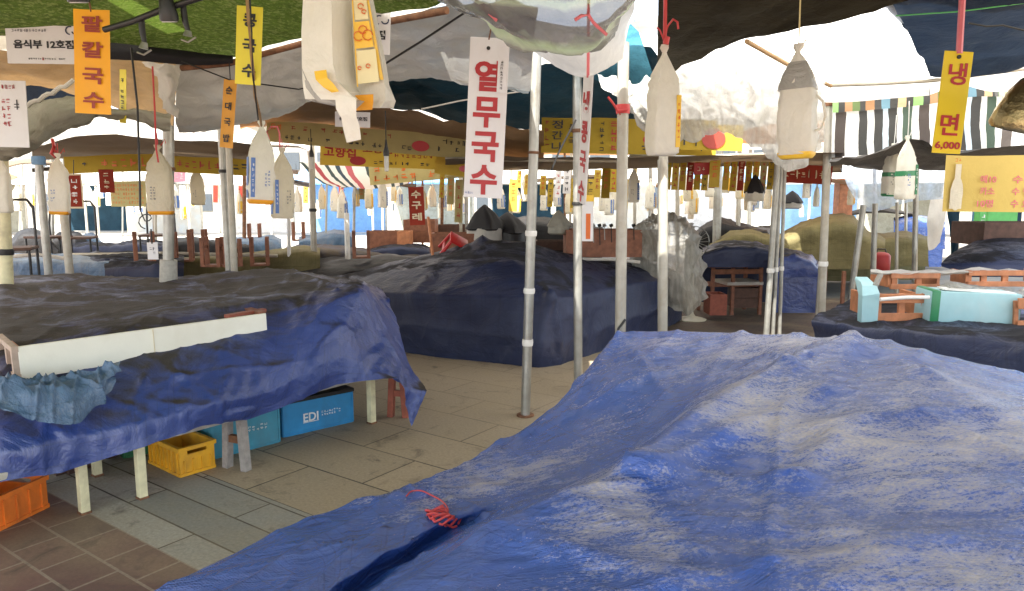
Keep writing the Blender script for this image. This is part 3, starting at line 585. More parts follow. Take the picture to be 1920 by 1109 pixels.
lt = sheet('navy_tarpaulin', rws, 'tarp_deep', nu=18, nv=14, amp=.010, freq=1.6, seed=5, lin=.45, segs=[(P(632,535,5.2),P(640,690,4.75),.05,.03),(P(270,700,3.95),P(262,815,3.75),.04,.03),(P(425,640,4.4),P(415,770,4.1),.04,.03),(P(300,690,4.0),P(470,770,4.2),.05,.02),(P(560,520,6.4),P(628,540,5.5),.1,.03),(P(60,740,3.5),P(150,860,3.55),.04,.02),(P(700,560,5.2),P(770,760,5.0),.04,.03)], crease=.012, cfreq=1.3, fine=.022, ffreq=(4.5,.9), fw=lambda a, b_: max(0, min(1, (a-.5)*4))*.9+.1)
tag(lt, 'navy tarpaulin with faded brown top over the long left bench', 'tarpaulin')
# centre mound
rws = [
 [P(480,600,8.0),P(640,640,8.0),P(790,666,7.55),P(900,680,7.25),P(1010,692,6.98),P(1050,688,7.1),P(1110,668,7.6),P(1190,640,8.4),P(1278,600,9.7),P(1262,560,10.6)],
 [P(480,560,8.0),P(640,600,7.95),P(780,610,7.5),P(900,625,7.2),P(1015,640,6.92),P(1062,640,7.1),P(1120,620,7.6),P(1200,590,8.3),P(1280,560,9.6),P(1262,545,10.6)],
 [P(480,530,8.2),P(640,545,7.95),P(770,552,7.6),P(900,556,7.3),P(1030,556,7.05),P(1080,560,7.25),P(1130,545,7.8),P(1205,530,8.5),P(1282,524,9.6),P(1262,520,10.6)],
 [P(500,515,8.8),P(640,520,8.4),P(760,505,8.1),P(880,490,7.9),P(1010,505,7.7),P(1075,512,7.9),P(1130,508,8.4),P(1200,503,9.1),P(1270,512,10.0),P(1262,512,10.8)],
 [P(520,510,9.6),P(660,505,9.2),P(780,482,9.0),P(905,452,8.7),P(985,455,8.6),P(1060,476,8.8),P(1125,487,9.4),P(1190,490,10),P(1245,502,10.6),P(1255,510,11)],
 [P(530,560,10.4),P(660,560,10.2),P(780,560,10),P(905,560,9.8),P(985,560,9.8),P(1060,560,10),P(1125,560,10.4),P(1190,560,10.8),P(1245,560,11.2),P(1250,560,11.4)]]
m2 = sheet('dark_tarpaulin', rws, 'tarp_dark', nu=16, nv=14, amp=.008, freq=1.2, seed=9, lin=.8, crease=.012, cfreq=.7, segs=[(P(1032,556,7.03),P(1002,690,6.95),.06,.05),(P(1032,556,7.03),P(1062,690,7.05),.07,.05),(P(1032,556,7.03),P(945,680,7.1),.07,.03),(P(1035,556,7.05),P(1100,640,7.4),.08,.03),(P(905,452,8.7),P(1032,556,7.05),.12,.03),(P(905,452,8.7),P(770,552,7.55),.14,.03),(P(1280,520,9.6),P(1210,600,8.4),.1,.03)], fine=.012, ffreq=(2.4,.6), fw=lambda a, b_: max(0, min(1, (.5-a)*4))*.9+.1)
tag(m2, 'dark navy tarpaulin tent shape reaching the ground behind the leaning pole', 'tarpaulin')
# dark sheets just behind the left stall's right end
m3 = sheet('dark_tarpaulin', [[P(500,545,8.6),P(640,545,8.6),P(760,545,8.7),P(860,545,8.9)],[P(500,512,8.8),P(640,508,8.7),P(760,500,8.8),P(860,500,9)],[P(510,500,9.6),P(640,490,9.5),P(740,482,9.5),P(830,488,9.6)],[P(520,497,10.4),P(640,482,10.4),P(740,478,10.4),P(830,482,10.4)]], 'tarp_black', nu=7, nv=6, amp=.03, freq=2.4, ridge=.04, seed=3)
tag(m3, 'black crumpled tarpaulin lying low between the left bench and the centre mound', 'tarpaulin')
# right table with crates
rws = [
 [P(1535,690,5.4),P(1640,740,4.9),P(1760,790,4.45),P(1930,840,4.1),P(2200,900,3.7)],
 [P(1527,628,5.5),P(1640,650,4.98),P(1760,690,4.5),P(1930,725,4.15),P(2200,760,3.75)],
 [P(1522,603,5.52),P(1640,618,5.05),P(1760,630,4.6),P(1930,648,4.25),P(2200,680,3.85)],
 [P(1532,592,5.7),P(1650,603,5.25),P(1770,614,4.85),P(1930,628,4.5),P(2200,655,4.1)],
 [P(1570,575,6.2),P(1680,575,6.0),P(1790,580,5.8),P(1930,590,5.6),P(2200,605,5.3)],
 [P(1615,552,6.9),P(1700,552,6.8),P(1800,556,6.7),P(1930,560,6.6),P(2200,570,6.4)],
 [P(1625,620,7.0),P(1700,620,6.9),P(1800,620,6.8),P(1930,620,6.7),P(2200,640,6.5)]]
m4 = sheet('navy_tarpaulin', rws, 'tarp_dark', nu=14, nv=10, amp=.006, freq=2, seed=3, lin=.5, crease=.014, cfreq=1.2, fine=.012, ffreq=(3,1), fw=lambda a, b_: max(0, min(1, (.4-a)*5))*.8+.2)
tag(m4, 'dark navy tarpaulin over the right table that carries the blue wrapped crates', 'tarpaulin')
m5 = sheet('navy_tarpaulin', [[P(1765,500,7.6),P(1840,515,7.4),P(1930,520,7.3),P(2100,530,7.2)],[P(1768,490,7.7),P(1840,488,7.5),P(1930,490,7.4),P(2100,500,7.3)],[P(1795,470,8.2),P(1850,458,8.1),P(1930,455,8.0),P(2100,460,7.9)],[P(1820,462,8.8),P(1860,450,8.8),P(1930,447,8.8),P(2100,450,8.8)],[P(1820,520,9),P(1860,520,9),P(1930,520,9),P(2100,520,9)]], 'tarp_dark', nu=6, nv=5, amp=.02, seed=4)
tag(m5, 'navy tarpaulin mound behind the crates at the right edge', 'tarpaulin')
# crumpled steel blue sheet over the left skirt
rws = [[P(-120,706,3.52),P(0,706,3.58),P(60,712,3.66),P(130,703,3.75),P(190,692,3.84),P(226,676,3.95)],
 [P(-120,725,3.44),P(0,728,3.49),P(60,735,3.54),P(130,728,3.64),P(185,715,3.74),P(222,690,3.88)],
 [P(-120,750,3.40),P(0,755,3.44),P(60,765,3.50),P(130,756,3.59),P(180,738,3.70),P(212,708,3.84)],
 [P(-120,768,3.38),P(0,768,3.42),P(70,790,3.48),P(138,796,3.56),P(172,775,3.66),P(206,733,3.80)]]
rws = [[EYE+(p-EYE)*.975 for p in r] for r in rws]
m6 = sheet('crumpled_sheet', rws, 'tarp_steel', nu=18, nv=16, amp=.012, freq=4, seed=10, crease=.03, cfreq=3.2, fine=.02, ffreq=(9,5))
tag(m6, 'crumpled steel blue plastic sheet lying on the navy skirt below the cream board', 'sheet')

# ------------------------------------------------------------------ poles
def pole(label, top, bot, Y, r, mat='galv', name='metal_pole', group=None, ztop=None, extras=(), Yt=None, cat='pole'):
    a = P(top[0], top[1], Yt or Y); c = P(bot[0], bot[1], Y); d = a-c
    foot = c+d*((0-c.z)/d.z)
    head = c+d*(((ztop or a.z)-c.z)/d.z)
    root = empty(name, foot, label, cat, group); L = head-foot
    q = lambda t: L*t
    m = MB(); n = 12 if Y < 9 else 7; m.tube([q(0), q(.5), q(1)], r, n); m.build('shaft', mat, root, smooth=True)
    if Y < 12:
        m = MB(); m.tube([q(0)+Vector((0,0,.002)), q(0)+Vector((0,0,.012))], r*1.9, 14); m.build('foot_plate', 'rust', root)
    for z0, z1, rr, mm, nm in extras:
        t0 = (z0-foot.z)/L.z; t1 = (z1-foot.z)/L.z; m = MB(); m.tube([q(t0), q((t0+t1)/2), q(t1)], [r*rr, r*rr*1.06, r*rr], 12); m.build(nm, mm, root, smooth=True)
    return root
pole('leaning aluminium pole standing free on the concrete in front of the dark mound', (1007,80), (985,778), 5.37, .036, ztop=2.72, extras=[(.55,.60,1.12,'tape_white','tape_wrap'),(.95,.99,1.15,'tape_white','tape_wrap'),(1.38,1.42,1.18,'tape_white','tape_wrap'),(1.98,2.0,1.1,'rust','clamp')])
pole('straight aluminium pole between the leaning pole and the yellowed pole', (1082,140), (1084,690), 6.1, .037, ztop=2.75, extras=[(1.60,1.63,1.12,'cable','tape_wrap'),(2.2,2.23,1.15,'rust','clamp')])
pole('yellowed steel pole behind the blue tarpaulin corner with red string tied on', (1170,20), (1163,640), 4.95, .038, 'pole_paint', ztop=2.68, extras=[(2.22,2.28,1.2,'string_red','string_wrap')])
pole('steel pole hanging straight below the grey shopping bag', (1244,285), (1243,640), 5.6, .036, 'pole_paint', ztop=2.7)
pole('thin grey rod standing beside the pole below the grey bag', (1236,300), (1236,620), 5.9, .014, 'galv')
for k, (tx, bx, dy) in enumerate([(1459,1438,0),(1466,1450,.12),(1472,1462,.25)]):
    pole(['left pipe of the three tied tent pipes in the right aisle','middle pipe of the three tied tent pipes in the right aisle','right pipe of the three tied tent pipes in the right aisle'][k], (tx,295), (bx,608), 8.2+dy, .034 if k == 0 else .022, 'galv', name='tent_pipe', group='three pipes tied together', extras=[(.82,.87,1.25,'tape_white','tape_wrap')])
pole('cream tent post at the right corner under the white roof', (1556,158), (1540,592), 7.6, .040, 'pole_paint', ztop=2.68, extras=[(.95,1.0,1.2,'tape_white','tape_wrap'),(2.60,2.70,1.5,'rust','clamp')])
pole('thin grey stay beside the foot of the cream tent post', (1543,420), (1532,590), 7.9, .018, 'galv')
pole('slanting grey pole left of the red can at the right rear', (1619,385), (1600,525), 8.6, .035, 'galv')
pole('upright grey pole between the slanting pole and the banded bags', (1641,382), (1637,520), 8.8, .032, 'galv')
pole('slim pole under the two banded shopping bags', (1682,380), (1681,505), 8.4, .018, 'pole_paint')
pole('grey pole beside the pale blue plastic sheet at right', (1717,375), (1715,505), 8.6, .030, 'galv', ztop=2.1)
pole('thick steel post with concrete sleeve at the left behind the navy bench', (316,140), (316,522), 6.35, .046, 'galv', ztop=2.60, extras=[(.55,1.12,1.55,'stone_base','sleeve'),(1.9,1.93,1.2,'rust','clamp')])
pole('left pipe of the twin poles behind the amber noodle sign', (414,240), (430,512), 6.9, .034, 'galv', name='tent_pipe', group='twin poles', extras=[(1.9,1.93,1.2,'cable','clamp')])
pole('right pipe of the twin poles behind the amber noodle sign', (428,265), (440,512), 6.8, .030, 'pole_paint', name='tent_pipe', group='twin poles')
pole('tilted grey pole at the far left with a cloth knot on top', (72,300), (92,522), 7.0, .036, 'galv', extras=[(1.98,2.06,1.6,'canvas_lightblue','cloth_knot')])
pole('cream pole tilted below the left shopping bag with red tie', (119,396), (132,524), 6.9, .036, 'pole_paint')
pole('pale pole at the left edge of the photograph', (2,300), (12,520), 5.9, .05, 'leg_cream', extras=[(1.2,1.25,1.2,'cable','clamp')])
pole('white framed post under the corner of the white pipe frame', (584,272), (588,442), 9.0, .040, 'pole_paint', extras=[(1.5,1.54,1.2,'cable','clamp')])
pole('thin white pole below the hanging bag left of the white framed post', (541,385), (542,470), 8.8, .022, 'tape_white')
pole('white plastic pole with a flared foot beside the upturned stool in the centre', (650,400), (652,470), 9.6, .036, 'tape_white')
for i, (tx, bx, y0, y1, Y, r) in enumerate([(865,864,350,432,12,.03),(875,875,350,434,12,.03),(612,611,395,450,13,.02),(665,664,330,400,15,.03),(958,958,330,410,13,.03),(1345,1343,385,460,12,.07),(1385,1384,370,430,13,.04),(1405,1404,385,440,14,.035),(1640,1640,400,440,16,.04),(1700,1699,340,400,15,.03),(1190,1190,330,420,13,.03),(230,230,360,430,17,.02),(1270,1270,350,410,14,.04),(1795,1795,395,470,11,.03)]):
    pole('slim tent pole standing among the far stalls', (tx,y0), (bx,y1), Y, r, ['pole_paint','galv'][i%2], group='tent poles among the far stalls', ztop=2.6)
rp = random.Random(9)
for i in range(16):
    px = rp.choice([rp.uniform(30,480), rp.uniform(560,940), rp.uniform(1010,1560)]); Y = rp.uniform(12,19)
    pole('slim tent pole standing among the far stalls', (px,330), (px+rp.uniform(-3,3),430), Y, rp.uniform(.022,.034), ['pole_paint','galv','rust'][i%3], group='tent poles among the far stalls', ztop=2.6)
for x0, x1, yc, Y, mt in [(0,120,312,12,'canvas_brown'),(60,300,322,13,'canvas_charcoal'),(440,560,326,14,'canvas_brown'),(460,590,350,15,'canvas_charcoal'),(640,780,352,15,'canvas_charcoal'),(780,900,334,13,'canvas_navy'),(1000,1200,342,14,'canvas_brown'),(1230,1420,350,15,'canvas_tan'),(1440,1600,346,14,'canvas_brown'),(1580,1720,404,16,'canvas_charcoal')]:
    o = sheet('stall_or_sunblock_roof', [[P(x0,yc,Y),P((x0+x1)/2,yc-9,Y),P(x1,yc,Y)],[P(x0,yc-5,Y+1),P((x0+x1)/2,yc-14,Y+1),P(x1,yc-5,Y+1)],[P(x0,yc+2,Y+2.2),P((x0+x1)/2,yc-6,Y+2.2),P(x1,yc+2,Y+2.2)]], mt, amp=.04, freq=1.5, seed=int(x0))
    tag(o, 'small dark stall roof among the distant stalls, seen edge on', 'canopy', 'small roofs of the distant stalls')
# frames and rails under the roofs
def rail(label, pts, r, mat, name='roof_rail', cat='rail', n=8):
    m = MB(); m.tube(pts, r, n); o = m.build(name, mat, None, True); recenter(o); return tag(o, label, cat)
rail('rusty timber edge rail under the green net roof', [P(340,128,4.85),P(430,119,4.8),P(500,100,4.75),P(600,73,4.5),P(700,46,4.2),P(838,20,3.9)], .020, 'rust')
rail('white pipe frame bent down over the left aisle', [P(380,266,8.9),P(480,270,9),P(560,272,9),P(580,280,9),P(585,320,9)], .035, 'tape_white', 'pipe_frame')
rail('long pale pipe rail below the mustard noodle banner', [P(835,298,7.9),P(1000,300,7.9),P(1160,302,7.9)], .022, 'pole_paint')
rail('thin rail along the dark stall roof right of the bag pole', [P(1180,292,8.2),P(1300,296,8.2),P(1450,291,8.2)], .03, 'galv')
rail('bamboo ridge rod under the bright white roof', [P(1400,78,4.6),P(1475,120,5.4),P(1558,162,6.5)], .016, 'twine', 'ridge_rod', 'rod')
rail('white edge pipe along the back of the white roof', [P(1558,160,6.5),P(1650,157,6.5),P(1740,152,6.5),P(1930,128,6.5)], .018, 'pole_paint')
rail('dark pole slanting under the green net roof', [P(196,56,2.9),P(250,40,2.85),P(300,20,2.8),P(375,-4,2.75),P(460,-40,2.7)], .012, 'metal_dark', 'lamp_rail')
rail('black cable running up from the silver roof to the top', [P(716,124,3.3),P(790,78,3.2),P(872,24,3.1)], .005, 'cable', 'cable', 'cable', 5)
rail('thin black cable sagging under the silver roof', [P(340,115,4.4),P(430,150,4.4),P(560,168,4.4),P(640,150,4.4),P(716,124,4.4)], .004, 'cable', 'cable', 'cable', 5)
rail('long black cable hanging down at the left of the thick post', [P(246,90,4.5),P(258,200,4.5),P(262,330,4.5),P(263,395,4.5)], .007, 'cable', 'cable', 'cable', 5)
rail('black cable looping below the hanging line at left', [P(263,395,4.5)]+[P(272+12*math.sin(t*.7), 405+10*math.cos(t*.7)+t*1.6, 4.5) for t in range(10)], .004, 'cable', 'cable_loop', 'cable', 5)
rail('black power cord hanging before the mustard banner with taped end', [P(1080,225,5.6),P(1060,262,5.6),P(1046,290,5.6),P(1034,320,5.6)], .008, 'cable', 'cable', 'cable', 5)
rail('frayed seam cord stretched across the teal roof', [P(790,205,5.8),P(860,190,5.8),P(920,180,5.8),P(990,170,5.8)], .006, 'tape_white', 'cord', 'cord', 5)
rail('red string hanging down beside the thick left post', [P(286,125,4.6),P(290,200,4.6),P(293,280,4.6),P(297,305,4.6)], .006, 'string_red', 'string', 'string', 5)
rail('green cord drawn across the navy roof at top right', [P(1680,30,4.3),P(1800,22,4.3),P(1930,5,4.3)], .004, 'bright_green', 'cord', 'cord', 5)
rail('black wire kinking under the navy roof', [P(1816,44,4.0),P(1850,50,4.0),P(1880,48,4.0),P(1930,60,4.0)], .005, 'cable', 'cable', 'cable', 5)
rail('twisted cord edging the grey roll beside the navy triangle', [P(42+8*k, 203-4.2*k+2.5*math.sin(k*2), 4.75) for k in range(13)], .014, 'canvas_white', 'edge_cord', 'cord', 6)

# ------------------------------------------------------------------ signs and banners
def sign(name, label, cat, TL, TR, H, mat, deco=(), th=.006, group=None, hang=None, wave=0, hole=None, names='board'):
    a, c = P(*TL), P(*TR); X = c-a; W = X.length
    yaw = math.atan2(X.y, X.x); roll = -math.asin(X.z/W)
    cen = (a+c)/2
    Rm = Matrix.Rotation(yaw, 3, 'Z') @ Matrix.Rotation(roll, 3, 'Y')
    root = empty(name, cen - Rm @ Vector((0,0,H)), label, cat, group); root.rotation_euler = Rm.to_euler()
    m = MB()
    if wave:
        rows = []; nx = max(4, int(W/.12)); nz = 5
        for j in range(nz+1):
            rows.append([Vector((-W/2+W*i/nx, wave*math.sin(i*1.1+j*.3), H*j/nz-(wave*.5*math.sin(i*.9) if j else 0))) for i in range(nx+1)])
        m.grid(rows, [[(W*i/nx, H*j/nz) for i in range(nx+1)] for j in range(nz+1)]); m.build(names, mat, root, True); y0 = -wave-.004
    else:
        m.box((0, th/2, H/2), (W, th, H), bevel=min(.002, th*.3)); m.build(names, mat, root); y0 = -.002
    inks = {}
    for d in deco: inks.setdefault(d[0], []).append(d[1:])
    for ink, ds in inks.items():
        m = MB(); rnd = random.Random(len(label)+len(ink))
        for d in ds:
            k = d[0]
            if k == 't': _, s, fx, fz, fw, fh, bold = d; put_text(m, s, (fx-.5)*W, fz*H, fw*W, fh*H, y0-.001, bold)
            elif k == 'm': _, x0, x1, z0, z1, nx, nz, fill = d; marks(m, (x0-.5)*W, (x1-.5)*W, z0*H, z1*H, nx, nz, y0-.001, fill, rnd)
            elif k == 'b': _, x0, x1, z0, z1 = d; m.box(((x0+x1)/2*W-W/2, y0, (z0+z1)/2*H), ((x1-x0)*W, .0025, (z1-z0)*H))
            elif k == 'o':
                _, fx, fz, rx, rz = d; n = 22
                m.poly([((fx-.5)*W+rx*W*math.cos(6.2832*i/n), y0-.003, fz*H+rz*H*math.sin(6.2832*i/n)) for i in range(n)], .002)
            elif k == 'ring':
                _, fx, fz, rx, rz, t0, t1, th_ = d
                m.tube([((fx-.5)*W+rx*W*math.cos(t0+(t1-t0)*i/12), y0-.001, fz*H+rz*H*math.sin(t0+(t1-t0)*i/12)) for i in range(13)], th_, 5)
        m.build({'t': 'lettering', 'm': 'lettering'}.get(ds[0][0], 'emblem'), ink, root)
    if hole:
        fx, fz = hole; m = MB(); m.tube([((fx-.5)*W, -.006, fz*H), ((fx-.5)*W, .001, fz*H)], .009, 12); m.build('grommet', 'metal_dark', root)
    if hang:
        for fx, mt, r, px, py, Y in hang:
            p1 = Rm.inverted() @ (P(px, py, Y)-root.location); m = MB(); m.tube([Vector(((fx-.5)*W, 0, H-.01)), p1], r, 6); m.build('hanging_string', mt, root)
    return root
NM = [('ink_grey','m',.08,.55,.70,.80,12,1,.95),('ink_black','t','음식부 12호점',.50,.44,.80,.20,.035),('ink_navy','ring',.86,.76,.055,.09,1.2,4.6,.0035),('ink_navy','ring',.93,.76,.045,.08,3.5,6.6,.0035),('ink_grey','m',.28,.78,.08,.14,16,1,.95),('ink_red','b',.47,.49,.08,.14)]
sign('market_number_sign', 'white market number board reading 12 under a maroon, orange and green strip', 'sign', (8,36,4.2), (150,38,4.2), .24, 'sign_white', NM, hang=[(.8,'rust',.004,112,0,4.2)])
sign('colour_strip_sign', 'maroon, orange and green colour strip directly above the white number board', 'sign', (4,25,4.24), (122,25,4.24), .038, 'sign_cream', [('ink_maroon','b',0,.33,.02,.98),('ink_orange','b',.33,.67,.02,.98),('ink_green','b',.67,.94,.02,.98)])
sign('market_number_sign', 'white market number board half hidden behind the big bag pair', 'sign', (585,8,3.9), (733,16,3.9), .235, 'sign_white', [('ink_black','t','음식부 13호점',.50,.42,.88,.20,.035),('ink_navy','ring',.86,.74,.055,.09,1.2,4.6,.0035),('ink_navy','ring',.93,.74,.045,.08,3.5,6.6,.0035)], hang=[(.8,'rust',.005,716,-20,3.9)])
sign('market_number_sign', 'small distant white number board below the big bag pair', 'sign', (628,209,6.1), (694,211,6.1), .125, 'sign_white', [('ink_black','t','음식부 7호점',.52,.55,.8,.26,.035)])
sign('menu_sign', 'orange hanging sign with red brown letters for red bean noodles', 'sign', (136,16,3.2), (206,20,3.2), .435, 'sign_orange', [('ink_maroon','t',ch,.54,z,.56,.155,.028) for ch, z in (('팥',.86),('칼',.615),('국',.365),('수',.13))], hang=[(.5,'rust',.004,160,-30,3.2)], wave=.004)
sign('menu_sign', 'lemon yellow hanging sign with black letters behind the twisted cable', 'sign', (444,10,3.0), (493,14,3.0), .305, 'sign_yellow', [('ink_black','t',ch,.53,z,.52,.17,.032) for ch, z in (('콩',.82),('국',.50),('수',.18))], th=.004, hang=[(.5,'cable',.003,466,-30,3.0)])
sign('menu_sign', 'narrow amber sign with dark letters hanging before the twin poles', 'sign', (419,148,4.4), (445,151,4.4), .40, 'sign_amber', [('ink_black','t',ch,.5,z,.46,.115,.03) for ch, z in (('순',.84),('대',.61),('국',.38),('밥',.14))], wave=.006, hang=[(.5,'cable',.003,430,118,4.4)])
sign('menu_sign', 'tall white hanging sign with bold red letters in the centre', 'sign', (882,69,3.6), (956,73,3.6), .765, 'sign_white', [('ink_red','t',ch,.50,z,.70,.19,.034) for ch, z in (('열',.765),('무',.54),('국',.325),('수',.115))]+[('ink_blue','m',.03,.30,.015,.045,5,1,.9)], hole=(.47,.935), hang=[(.47,'rust',.004,935,-20,3.6)])
sign('menu_sign', 'slim white slip with tiny black letters overlapping the tall white sign', 'sign', (936,76,3.52), (953,77,3.52), .24, 'sign_white', [('ink_black','m',.25,.65,.05,.62,1,9,.95)], th=.003)
sign('menu_sign', 'white sign turned edge on beside the straight aluminium pole', 'sign', (1094,142,3.78), (1112,142,3.62), .64, 'sign_white', [('ink_red','t',ch,.5,z,.62,.17,.034) for ch, z in (('냉',.80),('콩',.57),('국',.34),('수',.10))], th=.004, hang=[(.5,'ribbon_pink',.008,1104,-20,3.7)])
sign('menu_sign', 'small white banner with a salmon stripe below the edge on sign', 'sign', (1092,366,6.6), (1113,366,6.6), .42, 'sign_white', [('ink_orange','b',.35,.75,.05,.60),('label_yellow','b',0,1,.86,1)], th=.004, hang=[(.5,'cable',.003,1103,300,6.6)])
sign('price_sign', 'golden yellow hanging sign for cold noodles priced 6,000', 'sign', (1772,95,3.3), (1826,98,3.3), .445, 'sign_gold', [('ink_red','t','냉',.53,.78,.64,.215,.02),('ink_red','t','면',.47,.285,.64,.215,.02),('ink_red','t','6,000',.50,.075,.88,.085,.03)], hole=(.50,.945), hang=[(.5,'ribbon_pink',.0135,1806,-30,3.3)])
sign('drink_banner', 'yellow banner with a printed green bottle and red lettering at right edge', 'banner', (1776,291,6.0), (1990,293,6.0), .46, 'banner_soju',
  [('ink_pink','t','예10',.37,.58,.14,.14,.01),('ink_pink','t','카소',.37,.37,.13,.14,.01),('ink_pink','t','10명',.36,.15,.14,.14,.01),('ink_pink','t','수 5',.67,.58,.17,.14,.01),('ink_pink','t','수 만',.67,.37,.17,.14,.01),('ink_pink','t','수 요',.67,.15,.17,.14,.01),
   ('ink_orange','m',.06,.12,.86,.97,2,1,1),('bag_cream','o',.10,.32,.055,.30),('bag_cream','b',.075,.125,.50,.84),('bag_cream','b',.047,.153,.05,.42),('ink_green','m',.06,.14,.28,.38,4,1,.9)], wave=.012)
sign('red_banner', 'small red banner with pale letters hanging over the brown boxes', 'banner', (765,351,7.6), (794,350,7.6), .40, 'banner_red', [('sign_cream','t',ch,.5,z,.62,.2,.03) for ch, z in (('수',.8),('구',.52),('레',.22))], wave=.006, hang=[(.5,'cable',.004,778,330,7.6)])
sign('red_banner', 'red banner in a cream border hanging left of the orange based bag', 'banner', (124,326,7.6), (152,326,7.6), .36, 'sign_cream', [('banner_red','b',.08,.92,.05,.95),('print_white','m',.2,.8,.1,.9,1,4,1)], hang=[(.5,'cable',.004,138,300,7.6)])
sign('red_banner', 'plain dark red banner hanging from the mustard banner at left', 'banner', (184,318,8.2), (212,318,8.2), .26, 'banner_red', [('sign_cream','m',.2,.8,.1,.9,1,3,.9)])
sign('long_banner', 'mustard banner with red letters under the brown roof, left one', 'banner', (118,294,8.6), (298,288,8.6), .20, 'banner_mustard', [('ink_orange','m',.38,.98,.2,.85,6,1,1),('ink_black','m',.18,.26,.3,.7,1,1,1)], wave=.01)
sign('long_banner', 'mustard banner with red letters between thick post and twin poles', 'banner', (318,292,8.6), (475,300,8.6), .19, 'banner_mustard', [('ink_red','m',.08,.7,.2,.85,7,1,1),('ink_black','m',.75,.95,.2,.8,2,1,1)], wave=.01)
sign('long_banner', 'pale yellow banner of small letters in the sunlit rear left', 'banner', (205,340,15), (272,340,15), .52, 'banner_pale', [('ink_orange','m',.05,.95,.08,.92,12,5,.9)], wave=.01)
sign('pink_banner', 'pink banner strip right of the thick left post', 'banner', (322,300,12), (346,300,12), .36, 'pink', [('print_white','m',.1,.9,.1,.8,2,4,.6)])
sign('menu_slip', 'narrow yellow slip with dark writing hanging in the warm light', 'sign', (224,130,4.9), (236,131,4.85), .345, 'sign_yellow', [('ink_black','m',.2,.8,.05,.95,1,9,.8)], th=.003)
sign('menu_sign', 'white board with red and black writing cut off by the left edge', 'sign', (-45,150,4.3), (47,152,4.3), .38, 'sign_white', [('ink_red','m',.5,.8,.86,.95,4,1,1),('ink_red','m',.48,.68,.30,.75,2,4,1),('ink_black','m',.72,.88,.5,.75,1,1,1)])
sign('long_banner', 'long pale menu banner with rows of small writing under the tan roof', 'banner', (500,224,7.9), (930,262,7.9), .235, 'banner_pale', [('ink_black','m',.08,.64,.12,.42,22,1,.75),('ink_maroon','m',.08,.60,.58,.85,20,1,.55),('ink_black','m',.74,.96,.2,.85,8,2,.5),('ink_red','o',.675,.40,.038,.24),('sign_cream','m',.645,.705,.30,.5,4,1,1),('ink_orange','m',.02,.07,.5,.9,2,1,1)], wave=.012)
sign('long_banner', 'bright yellow menu banner with big red letters below the pale one', 'banner', (600,266,8.8), (852,276,8.8), .275, 'banner_yellow', [('ink_red','t','고향집',.15,.60,.24,.5,.03),('ink_maroon','t','고향집',.43,.76,.22,.34,.03),('ink_red','o',.285,.24,.06,.19),('ink_maroon','m',.55,.98,.42,.85,10,2,.8),('ink_black','m',.36,.98,.08,.3,16,1,.7)], wave=.012)
sign('long_banner', 'faded yellow banner with orange spots of writing above striped awning', 'banner', (690,308,10.4), (905,290,10.4), .30, 'banner_pale', [('ink_orange','m',.03,.97,.1,.9,12,2,.8)], wave=.012)
sign('long_banner', 'yellow banner with red emblem between menu banner and white sign', 'banner', (820,268,8.7), (925,280,8.7), .36, 'banner_yellow', [('ink_orange','m',.05,.9,.55,.9,7,2,.7),('ink_pink','o',.52,.25,.09,.10)], wave=.012)
sign('noodle_banner', 'mustard banner with large black and red letters behind the aluminium poles', 'banner', (1016,220,7.8), (1345,226,7.8), .37, 'banner_mustard',
  [('ink_black','t','정',.09,.80,.062,.24,.02),('ink_black','t','간',.09,.50,.062,.24,.02),('ink_black','t','나',.09,.18,.062,.24,.02),('ink_maroon','m',.015,.05,.1,.95,1,4,1),('ink_black','t','콩',.18,.70,.05,.22,.02),('ink_black','t','국',.18,.35,.05,.22,.02),
   ('ink_black','m',.325,.365,.05,.95,1,5,1),('ink_red','m',.385,.44,.05,.95,1,4,1),('ink_black','m',.455,.495,.05,.95,1,5,1),('ink_black','m',.56,.95,.05,.5,6,1,1),('ink_red','o',.60,.42,.02,.1)], wave=.012)
sign('noodle_banner', 'olive yellow banner with maroon emblem seen under the plastic curtain', 'banner', (1255,232,7.6), (1395,236,7.6), .26, 'banner_mustard', [('ink_maroon','o',.60,.45,.16,.40),('ink_black','m',.05,.4,.1,.5,3,1,1)], wave=.01)
# vertical menu slips in the far stalls
def slip(px, py, Y, wpx, H, mat, ink, seed):
    global _sl
    o = sign('menu_slip', 'narrow vertical menu slip hanging in a row at the far stalls', 'sign', (px,py,Y), (px+wpx,py+.5,Y), H, mat, [(ink,'m',.15,.85,.06,.94,1,4,.9)], th=.004, group='vertical menu slips in the far stalls')
    return o
rs = random.Random(5)
for i, px in enumerate(range(1248, 1336, 14)): slip(px, 302+rs.uniform(-2,3), 8.7, 12, .33, ['banner_mustard','banner_yellow','banner_mustard','banner_red','banner_mustard','banner_yellow','banner_red'][i], ['ink_green','ink_red','ink_maroon','sign_cream','ink_orange','ink_black','sign_cream'][i], i)
for i, px in enumerate(range(1358, 1468, 14)): slip(px, 297+rs.uniform(-2,3), 8.9, 12, .38, ['banner_yellow','banner_mustard','banner_red','banner_mustard','banner_yellow','banner_pale','banner_mustard','banner_yellow'][i], ['ink_orange','ink_red','sign_cream','ink_maroon','ink_orange','ink_red','ink_black','ink_red'][i], i)
slip(1332, 292, 8.4, 20, .36, 'banner_yellow', 'ink_orange', 3)
for i in range(26):
    px = 825+i*14.5; 
    if 880 < px < 955 or 985 < px < 1002: continue
    slip(px, 322+rs.uniform(-12,16), 11+rs.uniform(-1,3), rs.uniform(7,16), rs.uniform(.22,.6), rs.choice(['banner_yellow','banner_pale','banner_yellow','banner_mustard','sign_white','banner_red']), rs.choice(['ink_orange','ink_red','ink_black','ink_maroon']), i)
